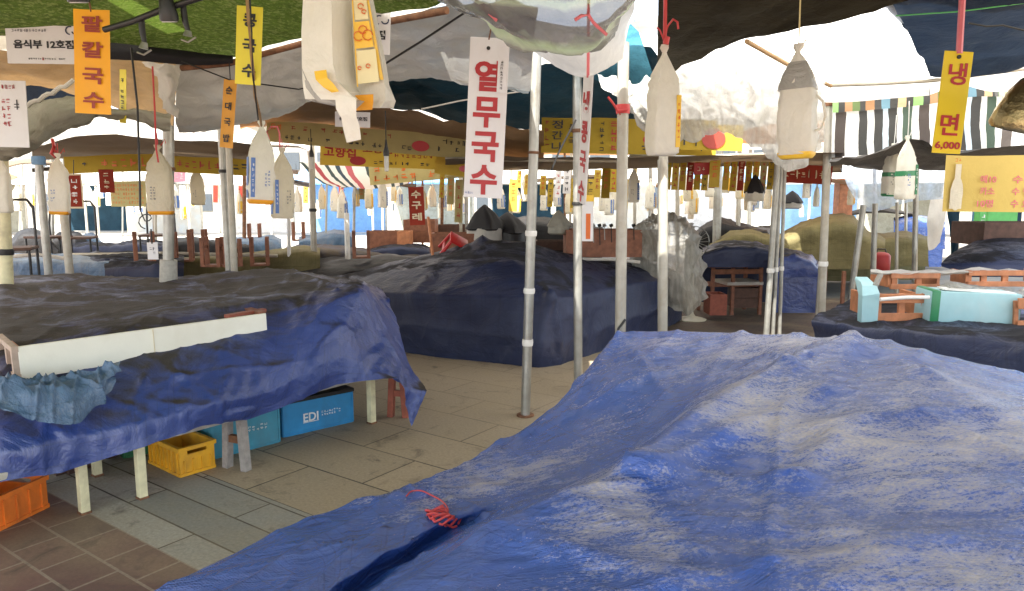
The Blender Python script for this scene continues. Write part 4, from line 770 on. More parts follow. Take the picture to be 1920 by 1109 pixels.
for i in range(14):
    px = 60+i*47+rs.uniform(-12,12); slip(px, 345+rs.uniform(-5,12), 16+rs.uniform(-2,4), rs.uniform(8,14), rs.uniform(.3,.5), rs.choice(['banner_yellow','banner_pale','sign_white','banner_red','sign_white']), rs.choice(['ink_orange','ink_red','ink_black']), i)
sign('red_stall_sign', 'wide red stall sign with pale letters beside the cream tent post', 'sign', (1466,308,8.8), (1562,312,8.8), .22, 'banner_red', [('sign_cream','m',.05,.95,.15,.85,8,1,.9)], th=.02)
sign('red_stall_sign', 'dark red stall sign with a white box in front, behind the plastic curtain', 'sign', (1302,305,8.5), (1345,305,8.5), .14, 'sign_red', [('sign_cream','m',.1,.9,.2,.8,4,1,.7)], th=.02)
sign('white_board', 'small white board with grey writing hanging by the concrete sleeve', 'sign', (275,455,5.9), (295,455,5.9), .14, 'sign_white', [('ink_grey','m',.2,.8,.2,.8,2,2,.8)], hang=[(.5,'cable',.006,283,430,5.9)])

# ------------------------------------------------------------------ shopping bag bundles
def rrect(w_, d_, z, n=20, k=.35, cx=0, cy=0, sd=None):
    pts = []
    for i in range(n):
        t = 2*math.pi*i/n; c, s = math.cos(t), math.sin(t)
        x_, y_ = w_*math.copysign(abs(c)**k, c), d_*math.copysign(abs(s)**k, s)
        f = 1 if sd is None else 1+.10*noise.noise(Vector((c*2.2+sd, s*2.2, z*16)))+(.10*math.sin(i*2.5+sd) if z > .30 else 0)
        pts.append((cx+x_*f, cy+y_*f, z))
    return pts
def make_bag(label, body='bag_white', strip='label_yellow', side=1, string='string_red', slen=.35, bottom=None, seed=1, loc=(0,0,0), group=None, n=20):
    root = empty('bag_bundle', loc, label, 'shopping bags', group); rnd = random.Random(seed)
    prof = [(.060,.038,0,.35),(.070,.048,.012,.35),(.072,.049,.05,.35),(.075,.051,.09,.35),(.071,.049,.12,.35),(.075,.050,.16,.35),(.072,.050,.20,.38),(.075,.050,.24,.4),(.073,.048,.27,.45),(.068,.044,.30,.5),(.066,.040,.32,.5),(.060,.036,.34,.55),(.055,.034,.36,.6),(.032,.022,.41,.8),(.013,.011,.445,1),(.010,.010,.455,1),(.022,.014,.475,1),(.020,.005,.49,1)]
    m = MB(); m.rings([rrect(a, b2, z, n, k, rnd.uniform(-.004,.004), rnd.uniform(-.003,.003), seed) for a, b2, z, k in prof]); m.build('bag_body', body, root, True)
    if strip:
        m = MB(); m.box((side*.052, -.0515, .15), (.024, .004, .23)); s = m.build('label_strip', strip, root)
        m = MB(); marks(m, side*.052-.009, side*.052+.009, .06, .24, 1, 6, -.0545, .9, rnd); m.build('lettering', 'ink_orange' if strip == 'label_yellow' else 'print_white', s)
        m = MB(); m.box((side*.0755, 0, .15), (.004, .05, .24)); m.build('side_strip', strip, root)
    if bottom:
        m = MB(); m.rings([rrect(.061,.039,-.004,n), rrect(.0715,.0495,.010,n), rrect(.072,.050,.022,n)]); m.build('bottom_band', bottom, root, True)
    m = MB(); marks(m, -side*.030-.018, -side*.030+.018, .10, .20, 2, 5, -.0535, .7, rnd); 
    if seed > 2: m.build('faint_print', 'label_blue' if seed % 2 else 'ink_grey', root)
    else: m.bm.free()
    if string:
        m = MB(); m.tube([(0,0,.45),(.003,0,.45+slen*.5),(0,0,.45+slen)], .0035, 5); m.tube([(0,0,.46),(.03,.0,.50),(.045,0,.53),(.05,0,.50)], .003, 5); m.build('string', string, root)
    return root
def place_bag(root, px, ybot, ytop, rz=0, tilt=0):
    Y = .49*1350/(ybot-ytop); p = P(px, ybot, Y); root.location = p; root.rotation_euler = (0, tilt, rz); return Y
b1 = make_bag('grey white bag bundle with yellow side label on thick red string', 'bag_white', 'label_yellow', 1, None, seed=1); Y = place_bag(b1, 1241, 292, 95, .35); b1.scale = (.92, 1.05, 1)
m = MB(); m.tube([(0,0,.46),(-.006,0,.8),(-.004,0,1.1)], .009, 8); m.tube([(0,0,.50),(.012,0,.57),(.035,-.01,.60),(.06,-.01,.59),(.066,-.01,.56)], .005, 6); m.tube([(0,0,.5),(-.03,0,.55),(-.045,0,.56)], .004, 6); m.tube([(-.003,-.012,.49),(.003,-.014,.52)], .013, 8); m.build('string', 'string_red', b1)
b2 = make_bag('pale bag bundle with see-through top on yellow string under the white roof', 'bag_white', None, 1, 'string_yellow', .45, 'label_yellow', seed=2); Y = place_bag(b2, 1493, 296, 92, -.62, -.03); b2.scale = (1.02, 1.2, 1)
m = MB(); m.rings([rrect(.0755,.0515,.29), rrect(.073,.047,.31), rrect(.058,.036,.36), rrect(.034,.024,.41)], False, False); m.build('clear_top', 'plastic_clear', b2, True)
m = MB(); m.tube([(.07,-.0,.27),(.105,-.0,.23),(.115,0,.17),(.10,0,.12),(.075,0,.11)], .006, 6); m.build('handle_loop', 'bag_white', b2)
b3 = make_bag('cream bag bundle with blue print hanging from the twisted rope', 'bag_bright', 'label_blue', -1, None, seed=3, bottom='label_orange'); place_bag(b3, 488, 382, 230, .5, .06)
b4 = make_bag('slimmer bag bundle with blue label beside the one on the rope', 'bag_cream', 'label_blue', -1, 'ribbon_pink', .10, seed=4); place_bag(b4, 530, 410, 280, .6, .03)
b5 = make_bag('cream bag bundle tied with red ribbon above the cream tilted pole', 'bag_bright', None, 1, 'string_red', .12, 'label_orange', seed=5); place_bag(b5, 112, 402, 290, .3, .04)
b6 = make_bag('beige bag bundle with orange base against the thick left post', 'bag_cream', None, 1, 'string_red', .12, 'label_orange', seed=6); place_bag(b6, 303, 402, 275, .2); b6.scale = (1.15, 1.15, 1)
b7 = make_bag('white bag bundle cut by the left edge of the photograph', 'bag_bright', None, 1, 'cable', .2, seed=7); place_bag(b7, 4, 400, 282, .2)
b8 = make_bag('crumpled tan bag bundle hanging between thick post and twin poles', 'bag_cream', None, 1, 'cable', .2, seed=8); place_bag(b8, 372, 385, 315, .4); b8.scale = (1.2, 1.2, 1)
b9 = make_bag('right hand white bag bundle with green band near the blue plastic', 'bag_bright', 'box_green', 1, 'tape_white', .3, seed=9); place_bag(b9, 1697, 374, 258, .4, -.04)
b10 = make_bag('left hand smaller bag bundle with green band near the blue plastic', 'bag_bright', 'box_green', 1, 'tape_white', .3, 'tape_green', seed=10); place_bag(b10, 1668, 368, 272, .2, .02)
for bb in (b9, b10):
    m = MB(); m.rings([rrect(.0755,.0515,.18), rrect(.0755,.0515,.22)], False, False); m.build('green_band', 'tape_green', bb)
FB = 'small pale bag bundle hanging among the crowded far stalls'
protos = [make_bag(FB, ['bag_cream','bag_white','bag_bright'][i], ['label_yellow',None,'label_blue'][i], 1, 'cable', .5, seed=20+i, group='bag bundles in the far stalls', n=12) for i in range(3)]
spots = [(605,393,350),(628,397,352),(640,410,362),(692,392,345),(718,390,338),(668,388,350),(845,380,330),(830,392,352),(812,388,350),(1020,395,352),(1290,378,325),(1330,370,318),(1387,374,325),(1412,385,345),(1512,372,330),(1360,362,315),(1188,380,318),(58,388,350),(33,396,350),(190,372,345),(170,386,352),(215,368,335),(240,382,348),(560,398,356),(450,402,362),(860,402,365),(940,392,350),(968,400,355),(1045,388,345),(1068,402,352),(1130,396,352),(1142,404,355),(1155,394,350),(1218,392,340),(1300,402,352),(1530,388,350),(1438,392,350),(985,378,335),(750,386,352),(738,378,345),(1575,372,340),(1595,385,345)]
for i, (px, y1, y0) in enumerate(spots):
    o = protos[i%3] if i < 3 else copy_tree(protos[(i*7+i//4) % 3])
    place_bag(o, px, y1, y0-4, rs.uniform(-.8,.8), rs.uniform(-.05,.05))
for i in range(46):
    o = copy_tree(protos[rs.randrange(3)]); px = rs.choice([rs.uniform(20,430), rs.uniform(560,870), rs.uniform(960,1240), rs.uniform(1250,1530)]); yb = rs.uniform(382,412); hgt = rs.uniform(26,46)
    place_bag(o, px, yb, yb-hgt, rs.uniform(-.8,.8), rs.uniform(-.06,.06)); o.scale = (rs.uniform(.85,1.2), rs.uniform(.85,1.2), rs.uniform(.9,1.08))
# the big pair of packs at the top
root = empty('bag_bundle', P(655,190,2.25), 'large white pack pair with yellow printed front hanging at the top of the picture', 'shopping bags')
def L(px, py, Y): return P(px, py, Y)-root.location
m = MB()   # left pack: a slab block, its right side turned to us
F = [L(570,-60,2.2), L(624,-60,2.16), L(668,-60,2.34), L(612,-60,2.40)]
secs = [(-60,572,622,664,612),(0,568,622,664,612),(60,565,622,664,612),(120,566,624,668,614),(150,567,632,672,616),(170,569,652,680,620),(186,572,668,682,625)]
m.rings([[L(a,y,2.20),L(b2,y+(3 if y>140 else 0),2.15),L(c,y+2,2.33),L(d,y,2.42)] for y,a,b2,c,d in secs]); m.build('left_pack', 'bag_bright', root)
m = MB(); m.rings([[L(a,y,2.30),L(b2,y,2.24),L(c,y,2.34),L(d,y,2.44)] for y,a,b2,c,d in [(-60,650,672,690,664),(0,656,690,700,668),(60,660,706,712,672),(120,664,717,724,676),(160,668,722,730,680),(190,668,722,742,690),(203,668,712,738,690)]]); m.build('right_pack', 'bag_white', root)
m = MB(); m.grid([[L(589,134,2.145),L(612,131,2.135)],[L(592,150,2.14),L(614,146,2.13)],[L(606,164,2.14),L(626,158,2.13)],[L(622,174,2.14),L(636,172,2.13)]]); m.build('orange_label', 'label_yellow', root)
m = MB(); m.grid([[L(666,179,2.225),L(700,177,2.20)],[L(667,194,2.225),L(700,192,2.20)],[L(668,208,2.23),L(698,206,2.21)]]); m.build('orange_label', 'label_orange', root)
m = MB()
for (ya, yb, xa, xb, xc, xd) in [(-10,163,659,662,669,672),(-10,150,686,690,712,719)]: m.grid([[L(xa,ya,2.235),L(xb,ya,2.235)],[L(xc,yb,2.235),L(xd,yb,2.235)]])
m.grid([[L(664,42,2.232),L(692,39,2.225)],[L(668,92,2.232),L(701,88,2.225)]]); m.build('yellow_print', 'label_yellow', root)
m = MB(); m.grid([[L(663,-5,2.232),L(686,-8,2.228)],[L(666,38,2.232),L(691,36,2.226)]]); m.build('cream_print', 'bag_label_cream', root); m = MB(); m.grid([[L(669,96,2.232),L(704,92,2.225)],[L(671,158,2.232),L(711,153,2.225)]]); m.build('cream_print', 'bag_label_cream', root)
m = MB()
for (px, py, s) in ((672,68,.014),(680,56,.012),(689,66,.015),(676,12,.008),(682,22,.006),(674,128,.005),(690,124,.006)):
    q = L(px, py, 2.222); m.tube([q+Vector((s*math.cos(t), 0, s*math.sin(t))) for t in [i*.7 for i in range(9)]], .0018, 5)
m.build('emblem', 'ink_orange', root)
m = MB(); m.grid([[L(628,176,2.17),L(668,184,2.13)],[L(630,205,2.16),L(668,208,2.13)],[L(640,222,2.17),L(668,218,2.14)],[L(643,240,2.19),L(674,236,2.15)],[L(650,268,2.21),L(677,262,2.17)]]); m.build('tissue_sheet', 'bag_bright', root, True)
m = MB(); m.grid([[L(566,128,2.20),L(590,172,2.19),L(640,182,2.2),L(684,190,2.2)],[L(570,160,2.20),L(592,188,2.18),L(640,198,2.19),L(668,205,2.2)],[L(574,188,2.21),L(600,194,2.2),L(640,202,2.21),L(668,210,2.21)]]); m.build('wrapper_flap', 'plastic_clear', root, True)
m = MB(); m.tube([L(640,-55,2.3),L(650,-150,2.3)], .006, 6); m.build('string', 'string_red', root)
# ropes, strings and ribbons that tie things up
rail('twisted brown rope and cable hanging in front of the lemon yellow sign', [P(462,-20,2.9),P(466,40,2.92),P(471,100,2.95),P(476,150,3.0),P(478,180,3.1),P(487,215,3.6),P(490,236,4.2)], .0065, 'twine', 'hanging_rope', 'rope', 7)
rail('black cable running beside the twisted brown rope', [P(468,-20,2.88),P(472,60,2.88),P(474,140,2.9),P(480,190,3.0),P(484,225,3.2)], .0035, 'cable', 'cable', 'cable', 5)
rail('pink ribbon tied at the plastic sheet over the tall white sign', [P(893,4,2.95),P(910,16,2.9),P(925,30,2.9),P(933,38,2.9)], .011, 'ribbon_pink', 'ribbon', 'ribbon', 6)
rail('pink ribbon bow hanging above the edge on white sign', [P(1104,-20,2.7),P(1103,28,2.72),P(1090,30,2.72),P(1078,38,2.72)], .007, 'ribbon_pink', 'ribbon', 'ribbon', 6)
rail('pink ribbon tail looped right of the bow on the plastic sheet', [P(1103,28,2.72),P(1112,42,2.72),P(1122,52,2.72),P(1116,46,2.75),P(1138,66,2.76)], .006, 'ribbon_pink', 'ribbon', 'ribbon', 6)
rail('red string tied round the yellowed steel pole', [P(1140,182,4.8),P(1150,195,4.8),P(1158,208,4.82),P(1176,206,4.85),P(1160,212,4.85),P(1163,216,4.85)], .008, 'string_red', 'string', 'string', 6)
rail('curly salmon string hooked above the slimmer bag bundle', [P(505,262,5.1),P(500,248,5.1),P(508,238,5.1),P(520,238,5.1),P(524,250,5.1),P(525,280,5.1)], .006, 'ribbon_pink', 'string', 'string', 6)
rail('red ribbon bunch over the left cream bag bundle', [P(98,262,6.0),P(102,275,5.95),P(96,288,5.95),P(106,298,5.95),P(104,282,5.95)], .014, 'string_red', 'ribbon', 'ribbon', 6)
# bulbs and spotlights
def bulb(px, py0, py1, Y, ctop, label):
    p = P(px, py1, Y); r0 = empty('light_bulb', p, label, 'light bulb')
    h = (P(px, py0, Y)-p).length; m = MB(); m.lathe([(.004,0),(.016,.003),(.018,h*.2),(.018,h*.5)], 12); m.build('bulb_glass', 'glass_bulb', r0, True)
    m = MB(); m.lathe([(.022,h*.48),(.024,h*.6),(.012,h*.78),(.006,h)], 12); m.build('socket', 'metal_dark', r0, True)
    m = MB(); m.tube([(0,0,h*.95),(0,0,h*.95+(P(px,ctop,Y)-P(px,py0,Y)).z)], .004, 5); m.build('cord', 'cable', r0)
bulb(725, 262, 322, 5.6, 205, 'long lamp with black socket hanging before the yellow menu banner')
bulb(585, 270, 318, 7.2, 240, 'small black socket lamp hanging by the white framed post')
def spot(px, py, Y, r, label, tilt=.25):
    r0 = empty('spotlight', P(px, py, Y), label, 'spotlight'); r0.rotation_euler = (tilt, 0, 0)
    m = MB(); m.lathe([(r,0),(r*1.05,.008),(r*1.0,.03),(r*.8,.07),(r*.45,.10),(r*.3,.14)], 20); m.build('housing', 'metal_dark', r0, True)
    m = MB(); m.lathe([(r*.86,-.004),(r*.86,.003)], 20); m.build('lens', 'lens', r0)
    m = MB(); m.tube([(0,0,.13),(0,0,.30)], .010, 8); m.build('stem', 'metal_dark', r0)
spot(318, 40, 2.78, .032, 'round black spotlight with grey lens hung under the green net')
spot(148, 4, 2.7, .036, 'black spotlight at the top left above the orange sign')
def clip(pts, label):
    r0 = empty('clip_lamp', pts[0], label, 'clip lamp'); q = [p-pts[0] for p in pts]
    m = MB(); m.tube(q[:-1], [.012]*(len(q)-2)+[.009], 8); m.build('arm', 'metal_dark', r0, True)
    m = MB(); m.tube([q[-2], q[-1]], [.012,.018], 8); m.build('chrome_head', 'galv', r0, True)
    m = MB(); m.tube([q[-1]+Vector((-.025,0,-.012)), q[-1]+Vector((.0,0,-.022)), q[-1]+Vector((.03,0,-.004))], .004, 6); m.build('hook', 'galv', r0)
clip([P(265,38,2.85),P(267,60,2.85),P(271,80,2.85),P(269,92,2.85)], 'black clip lamp with chrome head hanging at left of the pair under the net')
clip([P(343,8,2.8),P(347,40,2.8),P(353,58,2.8),P(352,68,2.8)], 'black clip lamp with chrome head hanging at right of the pair under the net')
# brass bowl at the right edge
r0 = empty('brass_bowl', P(1926,232,3.0), 'dull brass bowl hanging upside down at the right edge', 'bowl'); r0.rotation_euler = (.25, .18, 0)
m = MB(); m.lathe([(.125,-.035),(.135,-.02),(.13,.03),(.115,.10),(.085,.16),(.045,.20),(.01,.21)], 28); m.build('shell', 'brass', r0, True)
m = MB(); m.lathe([(.12,-.038),(.10,-.032)], 28); m.build('dark_opening', 'metal_dark', r0)
m = MB(); m.tube([(0,0,.2),(0,0,.5)], .004, 6); m.build('cord', 'cable', r0)

# ------------------------------------------------------------------ benches, crates and boxes under the left tarpaulin
U = Vector((.60,.80,0)).normalized(); V_ = Vector((-.80,.60,0))
def rotm(d): return Matrix.Rotation(math.atan2(d.y, d.x), 3, 'Z')
def bench(label, o, length, depth, zt, leg_mat, top_mat, legs=((0,0),(1,0),(0,1),(1,1)), lw=.045, name='bench', d=U, shade=None):
    r0 = empty(name, o, label, name.replace('_', ' '), None); r0.rotation_euler = (0,0,math.atan2(d.y, d.x))
    m = MB(); m.box((length/2, depth/2, zt-.02), (length+.06, depth+.06, .035), bevel=.004); m.build('top', top_mat, r0)
    for a, b2 in legs:
        m = MB(); m.box((a*length, b2*depth, (zt-.04)/2+.004), (lw, lw, zt-.048), bevel=.004); l = m.build('leg', leg_mat, r0)
        m = MB(); m.box((a*length, b2*depth, .006), (lw*1.15, lw*1.15, .012)); m.build('foot_cap', 'rust', l)
    return r0
p1 = Vector((-2.22,3.60,0)); p2 = Vector((-2.06,3.83,0)); p3 = Vector((-1.02,5.17,0))
bench('cream legged bench at the left end, partly out of the picture', p1-U*1.3+V_*.06, 1.3, .6, .342, 'leg_cream', 'plank_grey')
bench('cream legged bench in the middle under the navy tarpaulin', p2, .50, .55, .345, 'leg_cream', 'plank_grey', legs=((0,0),(0,1),(1,1)))
bench('bench with bare grey plank end and one cream leg at the right', p3-U*.92+V_*.03, .92, .55, .39, 'leg_cream', 'plank_grey', legs=((1,0),(0,1),(1,1)), lw=.048)
def hstool(label, c, d, w, h, mat, mat2):
    r0 = empty('wooden_trestle', c, label, 'trestle'); r0.rotation_euler = (0,0,math.atan2(d.y, d.x))
    for s in (-1, 1):
        m = MB(); m.box((s*w*.5, 0, h/2), (.045, .05, h), Matrix.Rotation(-s*.06, 3, 'Y'), bevel=.003); m.build('leg', mat, r0)
    m = MB(); m.box((0, 0, h*.52), (w*.86, .03, .045)); m.build('crossbar', mat2, r0)
    m = MB(); m.box((0, .02, h+.012), (w+.05, .12, .024)); m.build('top', mat, r0)
    return r0
hstool('weathered grey H shaped trestle in front of the teal box', Vector((-1.70,4.27,0)), Vector((.75,-.35,0)), .13, .37, 'leg_grey', 'rust')
hstool('red and grey trestle at the right end of the left bench', Vector((-.87,5.34,0)), Vector((.9,-.2,0)), .10, .36, 'leg_red', 'leg_red')
def crate(label, o, d, Lx, W, H, mat, ribs=7, name='plastic_crate'):
    r0 = empty(name, o, label, 'crate'); r0.rotation_euler = (0,0,math.atan2(d.y, d.x)); t = .012
    m = MB()
    m.box((Lx/2, W/2, .012), (Lx-.01, W-.01, .014))
    m.box((Lx/2, t/2, H/2), (Lx, t, H)); m.box((Lx/2, W-t/2, H/2), (Lx, t, H))
    # short sides with a hand hole
    for x in (t/2, Lx-t/2):
        m.box((x, W/2, H*.36), (t, W-2*t, H*.72)); m.box((x, W/2, H*.94), (t, W-2*t, H*.12))
        for s in (-1, 1): m.box((x, W/2+s*(W*.36), H*.80), (t, W*.28-2*t, H*.16))
    m.build('shell', mat, r0)
    m = MB()
    for (c, sz) in (((Lx/2, -.004, H-.012), (Lx+.02, .012, .024)), ((Lx/2, W+.004, H-.012), (Lx+.02, .012, .024)), ((-.004, W/2, H-.012), (.012, W-.004, .024)), ((Lx+.004, W/2, H-.012), (.012, W-.004, .024))): m.box(c, sz)
    m.build('rim', mat, r0)
    m = MB()
    for i in range(ribs):
        x = Lx*(i+.5)/ribs
        for y in (-.005, W+.005): m.box((x, y, (H-.03)/2), (.009, .010, H-.035))
    for i in range(4):
        y = W*(i+.5)/4
        for x in (-.005, Lx+.005): m.box((x, y, H*.30), (.010, .008, H*.5))
    m.box((Lx/2, -.004, .012), (Lx, .01, .018)); m.box((Lx+.004, W/2, .012), (.01, W, .018)); m.build('ribs', mat, r0)
    return r0
crate('orange plastic crate standing at the left edge on the brown pavers', Vector((-2.62,3.20,0)), Vector((.11,.49,0)), .52, .36, .18, 'crate_orange')
crate('yellow plastic crate on the stone strip in front of the teal box', Z(280,868,0), Vector((.30,-.24,0)), .40, .22, .18, 'crate_yellow', 8).rotation_euler[2] += 0
def lidbox(label, o, d, Lx, W, H, mat, text=None, name='fish_box'):
    r0 = empty(name, o, label, 'box'); r0.rotation_euler = (0,0,math.atan2(d.y, d.x))
    m = MB(); m.box((Lx/2, W/2, H/2), (Lx, W, H), bevel=.008); m.build('body', mat, r0)
    m = MB(); m.box((Lx/2, W/2, H+.012), (Lx+.012, W+.012, .028), bevel=.006); m.build('lid', 'cable' if text == 'EDI' else mat, r0)
    m = MB()
    for x in (.012, Lx-.012): m.box((x, -.003, H/2), (.012, .008, H-.02))
    m.box((Lx/2, -.003, .010), (Lx-.04, .008, .014)); m.build('ribs', mat, r0)
    if text:
        m = MB(); put_text(m, text, Lx*.38, H*.48, .115, .062, -.008, .02); marks(m, Lx*.52, Lx*.80, H*.42, H*.60, 8, 2, -.008, .9, random.Random(3)); m.box((Lx*.38, -.008, H*.33), (.12, .002, .004)); m.build('lettering', 'print_white', r0)
    else:
        m = MB(); marks(m, Lx*.5, Lx*.8, H*.42, H*.58, 5, 2, -.008, .9, random.Random(4)); m.build('lettering', 'print_white', r0)
    return r0
a = Z(530,822,0); c = Z(664,791,0)
lidbox('bright blue fish box printed EDI under the bench', a, (c-a), (c-a).length, .34, .235, 'box_blue', 'EDI')
a = Z(398,863,0); c = Z(527,829,0)
lidbox('dull teal fish box behind the grey trestle', a, (c-a), (c-a).length, .36, .29, 'box_teal')
lidbox('dark green box in the shade behind the cream legs', Z(215,872,0)+Vector((0,.1,0)), Vector((.6,.55,0)), .30, .3, .22, 'box_green')
for i, (px, py, w_, h_) in enumerate([(135,900,.10,.17),(165,895,.12,.2),(196,885,.10,.16),(232,868,.08,.14)]):
    m = MB(); m.box((0,0,h_/2), (w_, .03, h_), Matrix.Rotation(.15*(i-1.5), 3, 'Y'), bevel=.003); m.box((0,.05,h_*.3), (w_*.9, .02, h_*.5))
    o = m.build('wood_offcut', 'wood_dark', None); o.location = Z(px,py,0)+V_*.15; o.rotation_euler = (0,0,.9+.1*i); tag(o, 'brown wood offcut leaning in the shade under the left bench', 'wood', 'wood offcuts under the bench')
# cream bundle on the bench end
r0 = empty('cream_cushion', P(670,700,5.02), 'cream padded bundle with a seam on the bare plank end', 'cushion'); r0.rotation_euler = (0,0,.9)
m = MB(); m.box((0,.06,.035), (.30,.2,.06), bevel=.025); m.build('lower_pad', 'leg_cream', r0, True)
m = MB(); m.box((.0,.06,.088), (.25,.18,.045), bevel=.02); m.build('upper_pad', 'bag_cream', r0, True)
m = MB(); m.box((.03,-.034,.07), (.006,.004,.09)); m.build('seam', 'leg_grey', r0)
# upturned low table with cream board
a = P(40,713,3.70); c = P(503,638,4.62); X = (c-a); Lx = X.length
r0 = empty('upturned_table', a, 'upturned low table whose long cream board faces the aisle', 'table'); yaw = math.atan2(X.y, X.x); r0.rotation_euler = (0, -math.asin(X.z/Lx), yaw)
m = MB(); m.box((Lx/2, .018, .087), (Lx, .028, .178), bevel=.004); m.build('cream_board', 'foam_cream', r0)
m = MB(); m.box((Lx*.49, .002, .087), (.0025, .006, .172)); m.build('board_joint', 'sign_cream', r0)
m = MB(); m.box((-.012, .25, .165), (.03, .5, .03)); m.box((-.012, .25, .015), (.03, .5, .03)); m.box((-.012, .03, .09), (.03, .05, .12)); m.box((-.012, .22, .09), (.03, .04, .12)); m.box((-.012, .44, .09), (.03, .05, .12)); m.build('end_frame', 'wood_pale', r0)
m = MB(); m.box((.03, .22, .085), (.012, .40, .12)); m.build('end_panel', 'wood_orange', r0)
m = MB(); m.box((Lx-.02, .22, .175), (.05, .40, .03)); m.build('side_rail', 'wood_brown', r0)
m = MB(); m.box((Lx*.93, .10, .180), (.28, .05, .02), Matrix.Rotation(.2, 3, 'Z')); m.build('loose_slat', 'leg_red', r0)

# ------------------------------------------------------------------ things on the right hand table
def slat_crate(label, px0, px1, ytop, ybot, Y0, Y1, depth, mat, nsl, posts, name='upturned_table'):
    a = P(px0, ybot, Y0); c = P(px1, ybot, Y1); X = c-a; Lx = X.length; H = (P(px0, ytop, Y0)-a).z
    r0 = empty(name, a, label, 'table'); r0.rotation_euler = (0, -math.asin(X.z/Lx), math.atan2(X.y, X.x)); sh = H/(nsl*1.55)
    for i in range(nsl):
        z = sh/2+(H-sh)*i/(max(1, nsl-1)); m = MB(); m.box((Lx/2, .012, z), (Lx, .022, sh), bevel=.003); m.build('slat', mat, r0)
    for f in posts:
        m = MB(); m.box((Lx*f, .038, H/2), (.045, .03, H), bevel=.002); m.build('post', mat, r0)
    for f in (0, 1):
        m = MB(); m.box((Lx*f, depth/2+.03, H*.5), (.025, depth, H*.8), bevel=.002); m.build('end_board', mat, r0)
    return r0
slat_crate('orange wood slatted end of an upturned table beside the green tape', 1643, 1742, 552, 605, 5.25, 5.22, .45, 'wood_orange', 2, (.05,.5,.95))
slat_crate('orange brown slatted table end in the back row, left one', 1670, 1762, 513, 543, 6.0, 6.0, .3, 'wood_orange', 2, (.1,.6))
slat_crate('orange wooden frame with two posts in the back row at right', 1815, 1960, 508, 538, 6.0, 5.9, .3, 'wood_orange', 2, (.02,.22,.50,.9))
slat_crate('light wooden slats cut off by the right edge before the blue foam', 1908, 1960, 560, 622, 4.95, 4.9, .2, 'wood_orange', 2, (.5,))
r0 = empty('foam_block', P(1626,604,5.3), 'pale blue foam block standing at the left end of the crates', 'foam'); r0.rotation_euler = (0,.0,-.15)
m = MB(); m.rings([[(-.055,-.05,0),(.055,-.05,0),(.055,.05,0),(-.055,.05,0)],[(-.06,-.05,.20),(.058,-.05,.22),(.058,.05,.22),(-.06,.05,.20)],[(-.052,.0,.27),(.05,.0,.275),(.055,.20,.30),(-.045,.20,.30)],[(-.045,.06,.295),(.03,.06,.298),(.05,.22,.315),(-.035,.22,.315)]]); m.build('block', 'foam_blue', r0)
m = MB(); m.tube([(.04,0,.27),(.10,.14,.30),(.17,.30,.32)], .022, 8); m.build('white_edge_roll', 'plastic_milky', r0, True)
a = P(1742,606,5.1); c = P(1913,614,5.0); X = c-a; Lx = X.length
r0 = empty('foam_box', a, 'long pale blue foam box wrapped with a green tape band', 'foam box'); r0.rotation_euler = (0,-math.asin(X.z/Lx),math.atan2(X.y, X.x))
m = MB(); m.box((Lx/2, .16, .115), (Lx, .30, .23), bevel=.014); m.build('body', 'foam_blue', r0, True)
m = MB(); m.box((.035, .16, .117), (.062, .308, .238), bevel=.014); m.build('green_tape', 'tape_green', r0, True)
m = MB(); m.box((Lx*.55, .10, .237), (Lx*.8, .12, .012), Matrix.Rotation(.03, 3, 'Y')); m.build('white_lip', 'tape_white', r0)
cv = sheet('cover_sheet', [[P(1752,548,5.15),P(1800,540,5.15),P(1850,548,5.15),P(1925,556,5.1)],[P(1760,538,5.5),P(1790,530,5.5),P(1850,540,5.5),P(1925,548,5.4)],[P(1770,536,5.8),P(1800,534,5.8),P(1850,538,5.8),P(1925,544,5.7)]], 'plastic_milky', amp=.02, freq=5, seed=3); tag(cv, 'grey plastic sheet folded on top of the long blue foam box', 'sheet')
ed = sheet('white_edge_cloth', [[P(1632,507,6.1),P(1700,506,6.1),P(1760,508,6.1),P(1820,504,6.1),P(1930,508,6.1)],[P(1632,511,6.0),P(1700,513,6.0),P(1760,511,6.0),P(1820,509,6.0),P(1930,511,6.0)],[P(1632,516,6.05),P(1700,517,6.05),P(1760,518,6.05),P(1822,512,6.05),P(1930,514,6.05)]], 'canvas_white', nu=6, amp=.02, freq=9, seed=3); tag(ed, 'white cloth hem lying along the top of the back row of crates', 'cloth')
m = MB(); m.tube([P(1650,562,5.1),P(1700,558,5.1),P(1742,558,5.1)], .014, 8); o = m.build('foam_roll', 'tape_white', None, True); recenter(o); tag(o, 'white foam roll lying on the slatted orange crate', 'foam roll')

# ------------------------------------------------------------------ red string on the foreground tarpaulin
from mathutils.bvhtree import BVHTree
bv = BVHTree.FromPolygons([fg.matrix_basis @ v.co for v in fg.data.vertices], [p.vertices[:] for p in fg.data.polygons])
def hit(px, py, up=.006):
    d = ray(px, py).normalized(); r = bv.ray_cast(EYE, d)
    return (r[0] if r[0] is not None else Z(px, py, .5))+Vector((0,0,up))
m = MB(); m.tube(crline([hit(x, y, .008) for x, y in ((762,934),(772,925),(790,924),(808,932),(825,941),(836,951),(841,962))], 5), .003, 6); o = m.build('string', 'string_red', None, True); recenter(o); tag(o, 'loose red string end curling over the blue tarpaulin', 'string')
rail('black tie cord at the back left corner of the blue tarpaulin', [P(1156,628,4.86),P(1160,616,4.88),P(1168,606,4.9),P(1172,600,4.92)], .009, 'cable', 'tie_cord', 'cord', 6)
rr_ = random.Random(2); m = MB()
